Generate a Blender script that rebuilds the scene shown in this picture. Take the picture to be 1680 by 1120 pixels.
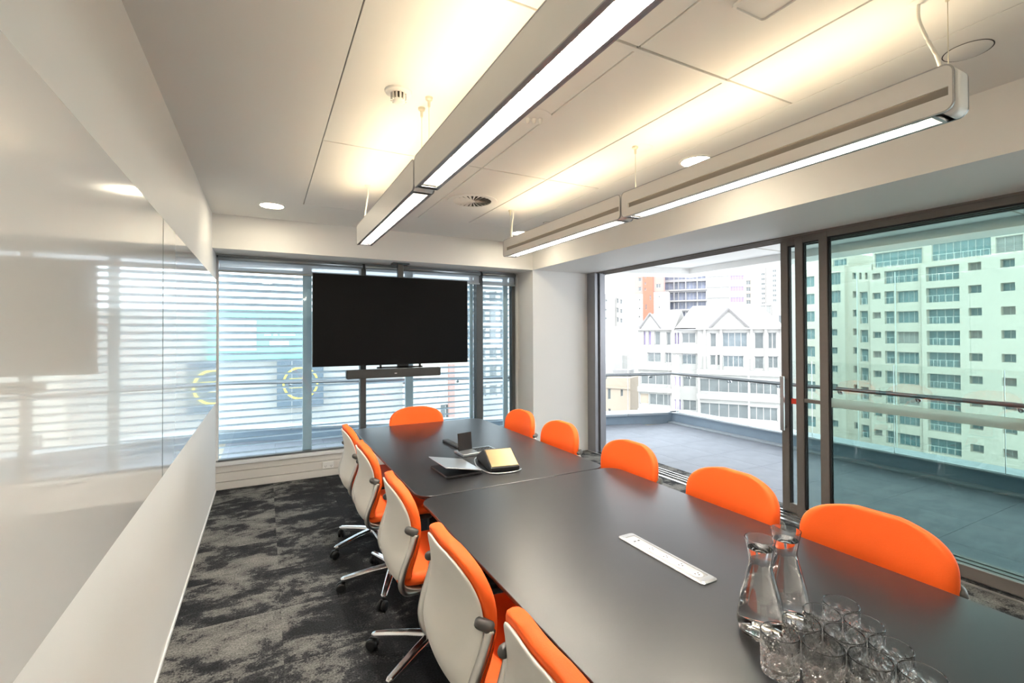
import bpy, bmesh, math, random
from mathutils import Vector, Matrix
random.seed(7)
PI = math.pi
scene = bpy.context.scene
for o in list(bpy.data.objects):
    bpy.data.objects.remove(o)
COL = scene.collection

# ------------------------------------------------------------------ camera
cam_d = bpy.data.cameras.new('camera')
cam = bpy.data.objects.new('camera', cam_d)
COL.objects.link(cam)
scene.camera = cam
cam_d.sensor_width = 36.0
cam_d.lens = 775.37 / 1680 * 36
cam_d.shift_y = -(560 - 541.25) / 1680
cam_d.clip_start = 0.05
cam_d.clip_end = 800
yaw, pit, rol = math.radians(27.6533), math.radians(0.5905), math.radians(-0.2243)
F = Vector((math.sin(yaw) * math.cos(pit), math.cos(yaw) * math.cos(pit), math.sin(pit)))
R0 = Vector((math.cos(yaw), -math.sin(yaw), 0))
U0 = R0.cross(F)
R1 = R0 * math.cos(rol) + U0 * math.sin(rol)
U1 = -R0 * math.sin(rol) + U0 * math.cos(rol)
cam.matrix_world = Matrix(((R1.x, U1.x, -F.x, 0), (R1.y, U1.y, -F.y, 0), (R1.z, U1.z, -F.z, 1.5), (0, 0, 0, 1)))

# ------------------------------------------------------------------ world, sun, exposure
world = bpy.data.worlds.new('world')
scene.world = world
world.use_nodes = True
bg = world.node_tree.nodes['Background']
bg.inputs['Color'].default_value = (0.90, 0.955, 1.0, 1)
bg.inputs['Strength'].default_value = 2.25
sun_d = bpy.data.lights.new('sun', 'SUN')
sun_d.energy = 1.0
sun_d.angle = math.radians(1.5)
sun_d.color = (1.0, 0.96, 0.90)
sun = bpy.data.objects.new('sun', sun_d)
COL.objects.link(sun)
sun.rotation_euler = Vector((0.62, 0.42, -0.80)).to_track_quat('-Z', 'Y').to_euler()
scene.view_settings.view_transform = 'Standard'
scene.view_settings.look = 'None'
scene.view_settings.gamma = 1
scene.view_settings.exposure = 1.35
scene.view_settings.use_curve_mapping = False
try:
    scene.cycles.transparent_max_bounces = 32
    scene.cycles.max_bounces = 12
    scene.cycles.transmission_bounces = 12
except Exception:
    pass
LAMP = dict(down=46.0, up=5.2, spot=34.0)
WARM = (1.0, 0.79, 0.50)

# ------------------------------------------------------------------ materials
MATS = {}
def mat(name, col=(.8, .8, .8), rough=.5, metal=0., spec=.5, var=.06, scale=12., bump=0., emit=None, estr=0., coat=0., trans=0., ior=1.45):
    if name in MATS:
        return MATS[name]
    m = bpy.data.materials.new(name)
    m.use_nodes = True
    nt = m.node_tree
    b = nt.nodes['Principled BSDF']
    b.inputs['Roughness'].default_value = rough
    b.inputs['Metallic'].default_value = metal
    b.inputs['Specular IOR Level'].default_value = spec
    b.inputs['Coat Weight'].default_value = coat
    b.inputs['Coat Roughness'].default_value = .03
    b.inputs['Transmission Weight'].default_value = trans
    b.inputs['IOR'].default_value = ior
    if var > 0 or bump > 0:
        tc = nt.nodes.new('ShaderNodeTexCoord')
        nz = nt.nodes.new('ShaderNodeTexNoise')
        nz.inputs['Scale'].default_value = scale
        nz.inputs['Detail'].default_value = 4
        nt.links.new(tc.outputs['Object'], nz.inputs['Vector'])
    if var > 0:
        rp = nt.nodes.new('ShaderNodeMix')
        rp.data_type = 'RGBA'
        rp.inputs[6].default_value = tuple(c * (1 - var) for c in col) + (1,)
        rp.inputs[7].default_value = tuple(min(1, c * (1 + var)) for c in col) + (1,)
        nt.links.new(nz.outputs['Fac'], rp.inputs[0])
        nt.links.new(rp.outputs[2], b.inputs['Base Color'])
    else:
        b.inputs['Base Color'].default_value = tuple(col) + (1,)
    if bump > 0:
        bp = nt.nodes.new('ShaderNodeBump')
        bp.inputs['Strength'].default_value = bump
        bp.inputs['Distance'].default_value = .01
        nt.links.new(nz.outputs['Fac'], bp.inputs['Height'])
        nt.links.new(bp.outputs['Normal'], b.inputs['Normal'])
    if emit:
        b.inputs['Emission Color'].default_value = tuple(emit) + (1,)
        b.inputs['Emission Strength'].default_value = estr
    MATS[name] = m
    return m

def glass_mat(name, tint, ior=1.45, rough=0.0, haze=0.0, hazecol=(.8, .85, .82)):
    """architectural pane: tinted see-through plus fresnel mirror reflection; tint is per surface"""
    m = bpy.data.materials.new(name)
    m.use_nodes = True
    nt = m.node_tree
    nt.nodes.remove(nt.nodes['Principled BSDF'])
    out = nt.nodes['Material Output']
    tr = nt.nodes.new('ShaderNodeBsdfTransparent')
    tr.inputs['Color'].default_value = tuple(tint) + (1,)
    gl = nt.nodes.new('ShaderNodeBsdfGlossy')
    gl.inputs['Roughness'].default_value = rough
    fr = nt.nodes.new('ShaderNodeFresnel')
    fr.inputs['IOR'].default_value = ior
    mx = nt.nodes.new('ShaderNodeMixShader')
    nt.links.new(fr.outputs['Fac'], mx.inputs[0])
    nt.links.new(tr.outputs[0], mx.inputs[1])
    nt.links.new(gl.outputs[0], mx.inputs[2])
    last = mx
    if haze > 0:
        df = nt.nodes.new('ShaderNodeBsdfDiffuse')
        df.inputs['Color'].default_value = tuple(hazecol) + (1,)
        tl = nt.nodes.new('ShaderNodeBsdfTranslucent')
        tl.inputs['Color'].default_value = tuple(hazecol) + (1,)
        m1 = nt.nodes.new('ShaderNodeMixShader')
        m1.inputs[0].default_value = .6
        nt.links.new(df.outputs[0], m1.inputs[1])
        nt.links.new(tl.outputs[0], m1.inputs[2])
        m2 = nt.nodes.new('ShaderNodeMixShader')
        m2.inputs[0].default_value = haze
        nt.links.new(mx.outputs[0], m2.inputs[1])
        nt.links.new(m1.outputs[0], m2.inputs[2])
        last = m2
    nt.links.new(last.outputs[0], out.inputs['Surface'])
    MATS[name] = m
    return m

def carpet_mat():
    m = bpy.data.materials.new('carpet')
    m.use_nodes = True
    nt = m.node_tree
    b = nt.nodes['Principled BSDF']
    b.inputs['Roughness'].default_value = .95
    b.inputs['Specular IOR Level'].default_value = .1
    N = nt.nodes.new
    L = nt.links.new
    geo = N('ShaderNodeNewGeometry')
    oi = N('ShaderNodeObjectInfo')
    mul = N('ShaderNodeMath'); mul.operation = 'MULTIPLY'; mul.inputs[1].default_value = .42
    L(oi.outputs['Random'], mul.inputs[0])
    cmb = N('ShaderNodeCombineXYZ')
    L(mul.outputs[0], cmb.inputs[0]); L(mul.outputs[0], cmb.inputs[2])
    add = N('ShaderNodeVectorMath'); add.operation = 'ADD'
    L(geo.outputs['Position'], add.inputs[0]); L(cmb.outputs[0], add.inputs[1])
    mp = N('ShaderNodeMapping'); mp.inputs['Scale'].default_value = (1.0, 1.45, 1.3)
    L(add.outputs[0], mp.inputs['Vector'])
    n1 = N('ShaderNodeTexNoise'); n1.inputs['Scale'].default_value = 3.2; n1.inputs['Detail'].default_value = 12; n1.inputs['Roughness'].default_value = .66; n1.inputs['Distortion'].default_value = .25
    n2 = N('ShaderNodeTexNoise'); n2.inputs['Scale'].default_value = 120; n2.inputs['Detail'].default_value = 3
    n3 = N('ShaderNodeTexNoise'); n3.inputs['Scale'].default_value = 16; n3.inputs['Detail'].default_value = 6; n3.inputs['Roughness'].default_value = .7
    L(mp.outputs[0], n1.inputs['Vector']); L(geo.outputs['Position'], n2.inputs['Vector']); L(mp.outputs[0], n3.inputs['Vector'])
    # pale patches thin out across the table's width, leaving that strip darker
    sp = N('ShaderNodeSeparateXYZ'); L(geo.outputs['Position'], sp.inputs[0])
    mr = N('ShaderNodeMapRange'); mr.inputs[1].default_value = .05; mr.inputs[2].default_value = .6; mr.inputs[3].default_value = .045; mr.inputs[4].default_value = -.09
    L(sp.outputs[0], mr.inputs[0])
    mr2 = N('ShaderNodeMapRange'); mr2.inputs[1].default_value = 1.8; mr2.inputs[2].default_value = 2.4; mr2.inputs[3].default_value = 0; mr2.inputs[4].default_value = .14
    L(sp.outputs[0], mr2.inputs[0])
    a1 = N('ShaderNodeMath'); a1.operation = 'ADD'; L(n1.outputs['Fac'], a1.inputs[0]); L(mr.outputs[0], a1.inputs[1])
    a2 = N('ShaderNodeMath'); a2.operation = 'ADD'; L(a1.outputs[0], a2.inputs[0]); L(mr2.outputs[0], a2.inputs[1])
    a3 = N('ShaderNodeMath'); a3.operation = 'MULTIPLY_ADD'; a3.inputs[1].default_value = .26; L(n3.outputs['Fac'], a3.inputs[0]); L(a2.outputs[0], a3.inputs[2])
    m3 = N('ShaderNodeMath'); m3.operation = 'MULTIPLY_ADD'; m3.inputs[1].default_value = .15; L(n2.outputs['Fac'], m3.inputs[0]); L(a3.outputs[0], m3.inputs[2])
    cr = N('ShaderNodeValToRGB')
    e = cr.color_ramp.elements
    e[0].position = .64; e[0].color = (.030, .031, .034, 1)
    e[1].position = .88; e[1].color = (.27, .265, .25, 1)
    k = cr.color_ramp.elements.new(.72); k.color = (.062, .063, .067, 1)
    k = cr.color_ramp.elements.new(.75); k.color = (.16, .158, .152, 1)
    L(m3.outputs[0], cr.inputs['Fac'])
    mx = N('ShaderNodeMix'); mx.data_type = 'RGBA'; mx.blend_type = 'MULTIPLY'; mx.inputs[0].default_value = .8
    cr2 = N('ShaderNodeValToRGB'); cr2.color_ramp.elements[0].position = .3; cr2.color_ramp.elements[0].color = (.35, .35, .35, 1)
    cr2.color_ramp.elements[1].position = .65; cr2.color_ramp.elements[1].color = (1, 1, 1, 1)
    L(n2.outputs['Fac'], cr2.inputs['Fac'])
    L(cr.outputs['Color'], mx.inputs[6]); L(cr2.outputs['Color'], mx.inputs[7])
    L(mx.outputs[2], b.inputs['Base Color'])
    bp = N('ShaderNodeBump'); bp.inputs['Strength'].default_value = .5; bp.inputs['Distance'].default_value = .004
    L(n2.outputs['Fac'], bp.inputs['Height']); L(bp.outputs['Normal'], b.inputs['Normal'])
    MATS['carpet'] = m
    return m

M_wall = mat('wall_paint', (.83, .815, .79), .55, var=.015, scale=3)
M_ceil = mat('ceiling_paint', (.84, .83, .80), .7, var=.01, scale=3)
M_gap = mat('joint_shadow_gap', (.40, .36, .29), .8, var=.02)
M_board = mat('white_board_glass', (.84, .82, .80), .12, var=.008, scale=1, coat=1.0)
M_seam = mat('black_seam', (.05, .05, .05), .5)
M_sillw = mat('sill_white', (.85, .85, .85), .3, var=.01)
M_trunk = mat('trunking_cream', (.70, .66, .61), .5, var=.02)
M_frame = mat('door_frame_bronze', (.19, .168, .155), .38, metal=.35, var=.08, scale=30)
M_gasket = mat('black_gasket', (.012, .012, .013), .6)
M_jamb = mat('door_jamb_grey', (.27, .27, .29), .38, metal=.4, var=.05)
M_wframe = mat('window_frame_grey', (.12, .13, .135), .4, metal=.4, var=.06)
M_post = mat('louvre_post_blue_grey', (.74, .84, .90), .45, metal=.0, var=.05)
M_slat = mat('louvre_slat_blue_grey', (.66, .73, .78), .5, metal=.0, var=.05)
M_table = mat('black_table_laminate', (.009, .0095, .0115), .31, var=.25, scale=240, spec=.95, ior=1.5)
M_tedge = mat('table_edge', (.03, .03, .03), .4, var=.05)
M_orange = mat('orange_fabric', (.92, .125, .016), .62, var=.03, scale=300, bump=.08, spec=.3)
M_shell = mat('cream_shell_plastic', (.76, .725, .665), .42, var=.015)
M_chrome = mat('polished_aluminium', (.78, .78, .79), .14, metal=1., var=.02)
M_tube = mat('brushed_tube', (.62, .595, .56), .28, metal=1., var=.03)
M_conn = mat('dark_grey_connector', (.085, .08, .075), .42, var=.05)
M_black = mat('black_plastic', (.014, .014, .015), .4, var=.1)
M_screen = mat('tv_screen_black', (.006, .006, .0065), .45, var=0, spec=.12)
M_silver = mat('silver_metal', (.60, .61, .62), .28, metal=.9, var=.03)
M_steel = mat('satin_steel', (.42, .45, .47), .35, metal=.9, var=.05)
M_hous = mat('pendant_housing_white', (.76, .74, .71), .42, var=.015)
M_houstrim = mat('pendant_trim_grey', (.40, .40, .41), .35, metal=.5, var=.02)
M_groove = mat('pendant_groove_grey', (.26, .235, .21), .6, var=.02)
M_wire = mat('suspension_wire_pale', (.66, .62, .50), .4, metal=.3, var=.03)
M_cable = mat('cable_white', (.80, .78, .72), .5, var=.02)
M_ldown = mat('lamp_glow_down', (1, 1, 1), .5, var=0, emit=(1.0, .94, .85), estr=LAMP['down'])
M_lup = mat('lamp_glow_up', (1, 1, 1), .5, var=0, emit=WARM, estr=LAMP['up'])
M_lspot = mat('downlight_glow', (1, 1, 1), .5, var=0, emit=(1.0, .88, .66), estr=LAMP['spot'])
M_louv = mat('louvre_blade_white', (.88, .86, .80), .35, var=.01)
M_white = mat('white_plastic', (.82, .81, .78), .4, var=.015)
M_sock = mat('socket_grey_plastic', (.46, .46, .48), .4, var=.02)
M_sock2 = mat('socket_face_plastic', (.60, .60, .62), .4, var=.02)
M_dark = mat('dark_cavity', (.02, .02, .018), .8, var=.05)
M_gold = mat('gold_reflective_screen', (.19, .142, .068), .34, metal=.85, var=.05, scale=20)
M_glassware = mat('clear_glass', (1, 1, 1), .0, var=0, trans=1.0, ior=1.52)
M_cut = mat('cut_glass_facets', (.98, .98, .98), .07, var=0, trans=.80, ior=1.52)  # white share of the facets stands for glints of reflected light
M_water = mat('water', (1, 1, 1), .0, var=0, trans=1.0, ior=1.33)
M_blind = glass_mat('blind_fabric_sheer', (.85, .86, .88), 1.1, .5, haze=.5, hazecol=(.85, .85, .87))
M_pane_win = glass_mat('window_glass_blue', (.90, .955, .975), 1.45)
M_pane_door = glass_mat('door_glass_green', (.83, .885, .872), 1.45)
M_pane_bal = glass_mat('balustrade_glass', (.965, .98, .975), 1.42)
M_frost = glass_mat('frosted_safety_strip', (.8, .88, .85), 1.45, .3, haze=.55, hazecol=(.90, .95, .92))
M_deck = mat('deck_paver_grey', (.225, .245, .28), .8, var=.18, scale=5, bump=.15)
M_kerb = mat('kerb_blue_grey', (.27, .345, .42), .7, var=.08, scale=6)
M_kerbtop = mat('kerb_flashing', (.34, .38, .41), .5, var=.05)
M_soff = mat('soffit_render', (.84, .83, .81), .8, var=.05, scale=2)
M_ext = mat('own_building_render', (.66, .66, .65), .8, var=.05, scale=2)
M_ground = mat('street_asphalt', (.55, .55, .55), .9, var=.15, scale=.3)
M_red = mat('red_sticker', (.75, .06, .03), .5, var=.02)
carpet_mat()

# ------------------------------------------------------------------ mesh helpers
def link(o, parent=None):
    COL.objects.link(o)
    if parent is not None:
        o.parent = parent
    return o

def from_bm(name, bm, m, parent=None, loc=(0, 0, 0), smooth=False, rot=None):
    me = bpy.data.meshes.new(name)
    bmesh.ops.recalc_face_normals(bm, faces=bm.faces[:])
    bm.to_mesh(me)
    bm.free()
    if m:
        me.materials.append(m)
    if smooth:
        for p in me.polygons:
            p.use_smooth = True
    o = bpy.data.objects.new(name, me)
    o.location = loc
    if rot:
        o.rotation_euler = rot
    return link(o, parent)

def share(src, parent=None, loc=(0, 0, 0), rot=(0, 0, 0)):
    o = src.copy()
    o.location = loc
    o.rotation_euler = rot
    COL.objects.link(o)
    o.parent = parent
    return o

def copy_tree(root, loc, rotz=0.):
    r = root.copy(); COL.objects.link(r)
    r.location = loc; r.rotation_euler = (0, 0, rotz)
    for ch in list(root.children):
        c = ch.copy(); COL.objects.link(c); c.parent = r
        for g in ch.children:
            d = g.copy(); COL.objects.link(d); d.parent = c
    return r

def bx(bm, x0, x1, y0, y1, z0, z1):
    v = [bm.verts.new(p) for p in ((x0, y0, z0), (x1, y0, z0), (x1, y1, z0), (x0, y1, z0), (x0, y0, z1), (x1, y0, z1), (x1, y1, z1), (x0, y1, z1))]
    for f in ((0, 3, 2, 1), (4, 5, 6, 7), (0, 1, 5, 4), (1, 2, 6, 5), (2, 3, 7, 6), (3, 0, 4, 7)):
        bm.faces.new([v[i] for i in f])

def box(name, x0, x1, y0, y1, z0, z1, m, parent=None, bev=0., loc=(0, 0, 0), rot=None):
    bm = bmesh.new()
    bx(bm, x0, x1, y0, y1, z0, z1)
    o = from_bm(name, bm, m, parent, loc, rot=rot)
    if bev > 0:
        md = o.modifiers.new('bevel', 'BEVEL'); md.width = bev; md.segments = 2; md.limit_method = 'ANGLE'
    return o

def boxes(name, L, m, parent=None, loc=(0, 0, 0), bev=0.):
    bm = bmesh.new()
    for b in L:
        bx(bm, *b)
    o = from_bm(name, bm, m, parent, loc)
    if bev > 0:
        md = o.modifiers.new('bevel', 'BEVEL'); md.width = bev; md.segments = 2; md.limit_method = 'ANGLE'
    return o

def lathe_bm(bm, prof, seg=32, cx=0, cy=0, close=False):
    rings = []
    for r, z in prof:
        if r < 1e-6:
            rings.append([bm.verts.new((cx, cy, z))])
        else:
            rings.append([bm.verts.new((cx + r * math.cos(2 * PI * i / seg), cy + r * math.sin(2 * PI * i / seg), z)) for i in range(seg)])
    for a, b in zip(rings, rings[1:]):
        for i in range(seg):
            j = (i + 1) % seg
            if len(a) == 1 and len(b) == 1:
                continue
            if len(a) == 1:
                bm.faces.new((a[0], b[i], b[j]))
            elif len(b) == 1:
                bm.faces.new((a[i], b[0], a[j]))
            else:
                bm.faces.new((a[i], b[i], b[j], a[j]))

def lathe(name, prof, m, parent=None, seg=32, loc=(0, 0, 0), smooth=True, rot=None):
    bm = bmesh.new()
    lathe_bm(bm, prof, seg)
    o = from_bm(name, bm, m, parent, loc, smooth, rot)
    if smooth:
        md = o.modifiers.new('split', 'EDGE_SPLIT'); md.split_angle = math.radians(40)
    return o

def smooth_path(pts, n=6):
    P = [Vector(p) for p in pts]
    out = []
    for i in range(len(P) - 1):
        p0 = P[max(i - 1, 0)]; p1 = P[i]; p2 = P[i + 1]; p3 = P[min(i + 2, len(P) - 1)]
        for k in range(n):
            t = k / n
            out.append(.5 * ((2 * p1) + (p2 - p0) * t + (2 * p0 - 5 * p1 + 4 * p2 - p3) * t * t + (3 * p1 - p0 - 3 * p2 + p3) * t ** 3))
    out.append(P[-1])
    return out

def tube_bm(bm, path, r, seg=10, flat=1.0, up=Vector((0, 0, 1))):
    path = [Vector(p) for p in path]
    rings = []
    for i, p in enumerate(path):
        t = (path[min(i + 1, len(path) - 1)] - path[max(i - 1, 0)]).normalized()
        u = up if abs(t.dot(up)) < .95 else Vector((1, 0, 0))
        s = t.cross(u).normalized()
        w = s.cross(t).normalized()
        rr = r[i] if isinstance(r, (list, tuple)) else r
        rings.append([bm.verts.new(p + s * rr * math.cos(2 * PI * k / seg) + w * rr * flat * math.sin(2 * PI * k / seg)) for k in range(seg)])
    for a, b in zip(rings, rings[1:]):
        for k in range(seg):
            bm.faces.new((a[k], a[(k + 1) % seg], b[(k + 1) % seg], b[k]))
    bm.faces.new(rings[0][::-1])
    bm.faces.new(rings[-1])

def tube(name, path, r, m, parent=None, seg=10, flat=1.0, up=Vector((0, 0, 1)), loc=(0, 0, 0)):
    bm = bmesh.new()
    tube_bm(bm, path, r, seg, flat, up)
    return from_bm(name, bm, m, parent, loc, True)

def rrect(x0, x1, y0, y1, r, n=6):
    out = []
    for cx, cy, a0 in ((x1 - r, y0 + r, -PI / 2), (x1 - r, y1 - r, 0), (x0 + r, y1 - r, PI / 2), (x0 + r, y0 + r, PI)):
        for k in range(n + 1):
            a = a0 + PI / 2 * k / n
            out.append((cx + r * math.cos(a), cy + r * math.sin(a)))
    return out

def plate_bm(bm, outer, holes, z0, z1, axis='z'):
    """flat plate with holes between z0 and z1 (axis 'z'), or in the YZ plane with thickness along x (axis 'x')"""
    def P(p, z):
        return (p[0], p[1], z) if axis == 'z' else (z, p[0], p[1])
    loops = [outer] + list(holes)
    for z in (z0, z1):
        edges = []
        for lp in loops:
            vs = [bm.verts.new(P(p, z)) for p in lp]
            for i in range(len(vs)):
                edges.append(bm.edges.new((vs[i], vs[(i + 1) % len(vs)])))
        bmesh.ops.triangle_fill(bm, use_beauty=True, use_dissolve=False, edges=edges)
    for lp in loops:
        n = len(lp)
        for i in range(n):
            a, b = lp[i], lp[(i + 1) % n]
            bm.faces.new([bm.verts.new(P(a, z0)), bm.verts.new(P(b, z0)), bm.verts.new(P(b, z1)), bm.verts.new(P(a, z1))])
    bmesh.ops.remove_doubles(bm, verts=bm.verts[:], dist=1e-5)

def plate(name, outer, holes, z0, z1, m, parent=None, axis='z', loc=(0, 0, 0)):
    bm = bmesh.new()
    plate_bm(bm, outer, holes, z0, z1, axis)
    return from_bm(name, bm, m, parent, loc)

def tag(o, label=None, cat=None, group=None, kind=None):
    if label: o['label'] = label
    if cat: o['category'] = cat
    if group: o['group'] = group
    if kind: o['kind'] = kind
    return o

def thing(name, label, cat, loc=(0, 0, 0), rotz=0., group=None):
    o = bpy.data.objects.new(name, None)
    o.empty_display_size = .1
    o.location = loc
    o.rotation_euler = (0, 0, rotz)
    link(o)
    return tag(o, label, cat, group)

def struct(o, label, cat):
    return tag(o, label, cat, kind='structure')

def disc(cx, cy, r, n=40):
    return [(cx + r * math.cos(2 * PI * i / n), cy + r * math.sin(2 * PI * i / n)) for i in range(n)]

# ------------------------------------------------------------------ dimensions of the room
XL, YB, YW, ZC, ZB, XC, XD = -.418, 5.009, 5.41, 2.606, 2.295, 2.915, 3.735
YN = -1.0          # wall behind the camera
XO = 3.97          # outer face of the sliding door zone

# ---- floor with carpet tiles
floor = struct(box('floor', XL - .1, XO, YN - .1, YW + .1, -.12, -.008, M_dark), 'patterned charcoal and pale grey carpet tile floor of the meeting room', 'floor')
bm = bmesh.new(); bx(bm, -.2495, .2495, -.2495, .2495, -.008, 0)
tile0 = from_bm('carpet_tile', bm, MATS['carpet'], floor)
first = True
y = YW - .25
while y > YN - .2:
    x = XL + .25
    while x < XD + .1:
        if first:
            tile0.location = (x, y, 0); first = False
        else:
            share(tile0, floor, (x, y, 0))
        x += .5
    y -= .5

# ---- walls
struct(box('wall_left', XL - .15, XL, YN, YW + .12, -.1, ZC + .1, M_wall), 'white painted wall on the left carrying the glossy writing boards', 'wall')
struct(box('wall_back', XL, XO, YN - .15, YN, -.1, ZC + .1, M_wall), 'white wall behind the viewer', 'wall')
struct(box('baseboard_left', XL, XL + .008, YN, YW, .0, .016, M_sillw), 'thin white bead where left wall meets carpet', 'baseboard')
wf = struct(box('wall_far', XL, XC + .05, YB, YW + .15, ZB, ZC + .1, M_wall), 'white bulkhead above the far window', 'wall')
wl = struct(box('wall_window_base', XL, XC, YW + .02, YW + .16, -.1, .262, M_trunk), 'low wall under the far window clad in cream boards', 'wall')
for k, (a, b) in enumerate(((.002, .0745), (.0785, .165), (.169, .232))):
    box('trunking_board', XL, XC, YW - .003, YW + .02, a, b, M_trunk, wl, bev=.002)
box('window_sill', XL, XC, YW - .02, YW + .13, .235, .266, M_sillw, wl, bev=.003)
struct(box('wall_column', XC, XD, YB, YW + .15, -.1, ZC + .1, M_wall), 'white column between the far window and the sliding door', 'wall')
wr = struct(box('wall_right_bulkhead', XC, XO, YN, YB, ZB, ZC + .1, M_wall), 'white bulkhead above the sliding glass doors', 'wall')

# ---- ceiling: plaster with a sunk field of large tiles
TX = (.288, 1.277, 1.782, 2.25)
TY = (-.11, 1.375, 2.855, 4.33)
ceil = struct(plate('ceiling', [(XL - .1, YN - .1), (XC, YN - .1), (XC, YB), (XL - .1, YB)], [[(TX[0], TY[0]), (TX[3], TY[0]), (TX[3], TY[3]), (TX[0], TY[3])]], ZC, ZC + .05, M_ceil), 'white plaster ceiling with a field of large smooth tiles', 'ceiling')
box('tile_backing', TX[0] - .05, TX[3] + .05, TY[0] - .05, TY[3] + .05, ZC + .02, ZC + .06, M_gap, ceil)
for i in range(3):
    for j in range(3):
        g = .0048
        box('ceiling_tile', TX[i] + g, TX[i + 1] - g, TY[j] + g, TY[j + 1] - g, ZC - .001, ZC + .02, M_ceil, ceil, bev=.0015)
box('joint_cover_strip', 1.16, 1.80, 1.378, 1.398, ZC - .005, ZC - .001, M_white, ceil, bev=.001)

# ---- own building: slab over the room, added mass shading the deck, outer soffit, deck
struct(box('roof_slab', XL - .5, XO, YN - .3, YW + .15, ZC + .1, 3.0, M_ext), 'concrete slab above the room', 'slab')
struct(box('shade_mass', -12, XO + .3, -16, YW + .3, 3.0, 9.0, M_ext), 'unseen mass added above the room to keep the deck shaded', 'building')  # unseen block added overhead so the sun misses the deck
struct(box('outer_wall_left', -12, XL - .15, -16, YW + .15, -25, 3.0, M_ext), 'own building beside the room', 'building')
struct(box('storeys_below', -12, 6.55, -16, YW + .1, -25, -.35, M_ext), 'own building below the deck', 'building')
# soffit: inner panel and dropped edge beam
so = struct(plate('deck_soffit', [(XO, -8), (6.5, -8), (6.5, 5.75), (-.9, 7.85), (-.9, YW + .15), (XO, YW + .15)], [], 2.56, 2.85, M_soff), 'pale rendered soffit over the outdoor deck', 'soffit')
plate('edge_beam', [(6.06, -8), (6.5, -8), (6.5, 5.75), (-.9, 7.85), (-.9, 7.45), (6.06, 5.4)], [], 2.47, 2.56, M_soff, so)
for yy in (-.5, 1.6, 3.75):
    box('soffit_joint', XO, 6.05, yy, yy + .012, 2.556, 2.561, M_gap, so)
# deck base and pavers
DZ = -.08
dk = struct(plate('deck_floor', [(XO - .05, -8), (6.62, -8), (6.62, 6.28), (-.75, 8.40), (-.75, YW + .1), (XO - .05, YW + .1)], [], -.35, DZ - .02, M_gap), 'grey paved outdoor deck wrapping around the corner', 'deck')
pv = None
for i in range(-1, 12):
    for j in range(-4, 14):
        x0, y0 = -.6 + .6 * i, -.2 + .6 * j * 1.0
        x0 = 3.98 + .64 * (i - 7); y0 = 5.56 + .64 * (j - 9)
        xc, yc = x0 + .32, y0 + .32
        edge = 6.20 - (xc - 6.55) * .2866
        if xc > 6.6 or yc > edge + .1 or xc < -.7:
            continue
        if xc < 3.98 and yc < 5.56:
            continue
        if pv is None:
            pv = box('deck_paver', -.3185, .3185, -.3185, .3185, -.02, 0, M_deck, dk, loc=(xc, yc, DZ))
        else:
            share(pv, dk, (xc, yc, DZ))
# kerb along the deck edge (two straight runs)
CR = Vector((6.55, 6.20, 0)); FL = Vector((-.75, 8.29, 0))
kerb = struct(box('deck_kerb', 6.50, 6.80, -8, 6.25, DZ - .3, .09, M_kerb), 'blue grey kerb along the deck edge under the glass balustrade', 'kerb')
box('kerb_flashing', 6.46, 6.84, -8, 6.28, .09, .105, M_kerbtop, kerb)
box('drain_channel', 6.38, 6.50, -8, 6.2, DZ, DZ + .025, M_kerbtop, kerb, bev=.005)
dv = (FL - CR); dl = dv.length; ang = math.atan2(dv.y, dv.x)
kerb2 = struct(box('deck_kerb', 0, dl, -.30, .0, DZ - .3, .09, M_kerb, loc=(CR.x, CR.y, 0), rot=(0, 0, ang)), 'blue grey kerb along the slanted far deck edge', 'kerb')
box('kerb_flashing', -.1, dl, -.34, .03, .09, .105, M_kerbtop, kerb2)

M_hrail = mat('handrail_dark_steel', (.17, .18, .19), .35, metal=.8, var=.05)
def balustrade(name, label, P0, P1, panels, brackets, z_rail=.80, top=1.13):
    d = (P1 - P0); L = d.length; a = math.atan2(d.y, d.x)
    t = thing(name, label, 'balustrade', (P0.x, P0.y, .105), a, 'glass balustrades around the deck')
    for (s0, s1) in panels:
        box('glass_panel', s0 + .008, s1 - .008, -.006, .006, -.03, top - .105, M_pane_bal, t)
        box('joint_seal', s1 - .0075, s1 - .0025, -.005, .005, -.03, top - .105, M_white, t)
        box('edge_channel', s0 + .008, s1 - .008, -.016, .016, -.03, .004, M_steel, t)
    tube('handrail', [(0, .075, z_rail - .105), (L, .075, z_rail - .105)], .024, M_hrail, t, 14)
    for s in brackets:
        br = tube('rail_bracket', smooth_path([(s, .0, z_rail - .105 - .055), (s, .05, z_rail - .105 - .058), (s, .075, z_rail - .105 - .02)], 5), .009, M_steel, t, 8)
        lathe('bracket_disc', [(0, -.012), (.022, -.012), (.022, .012), (0, .012)], M_steel, br, 14, loc=(s, .0, z_rail - .105 - .055), rot=(PI / 2, 0, 0))
    return t
# right-hand run goes from the corner towards the viewer; inside of the deck is on its local +y side
balustrade('glass_balustrade', 'frameless glass balustrade with round steel handrail along the right deck edge', Vector((6.52, -7, 0)), Vector((6.52, 6.15, 0)),
           [(12.641, 13.13)] + [(12.641 - .935 * (k + 1), 12.641 - .935 * k) for k in range(11)], [13.15 - .32 - .81 * k for k in range(14)])
balustrade('glass_balustrade', 'frameless glass balustrade with steel handrail on the slanted far deck edge', CR + Vector((-.16, -.01, 0)), FL,
           [(0, .776)] + [(.776 + 1.1 * k, .776 + 1.1 * (k + 1)) for k in range(5)] + [(6.276, dl - .2)], [.35 + .85 * k for k in range(8)])

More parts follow.
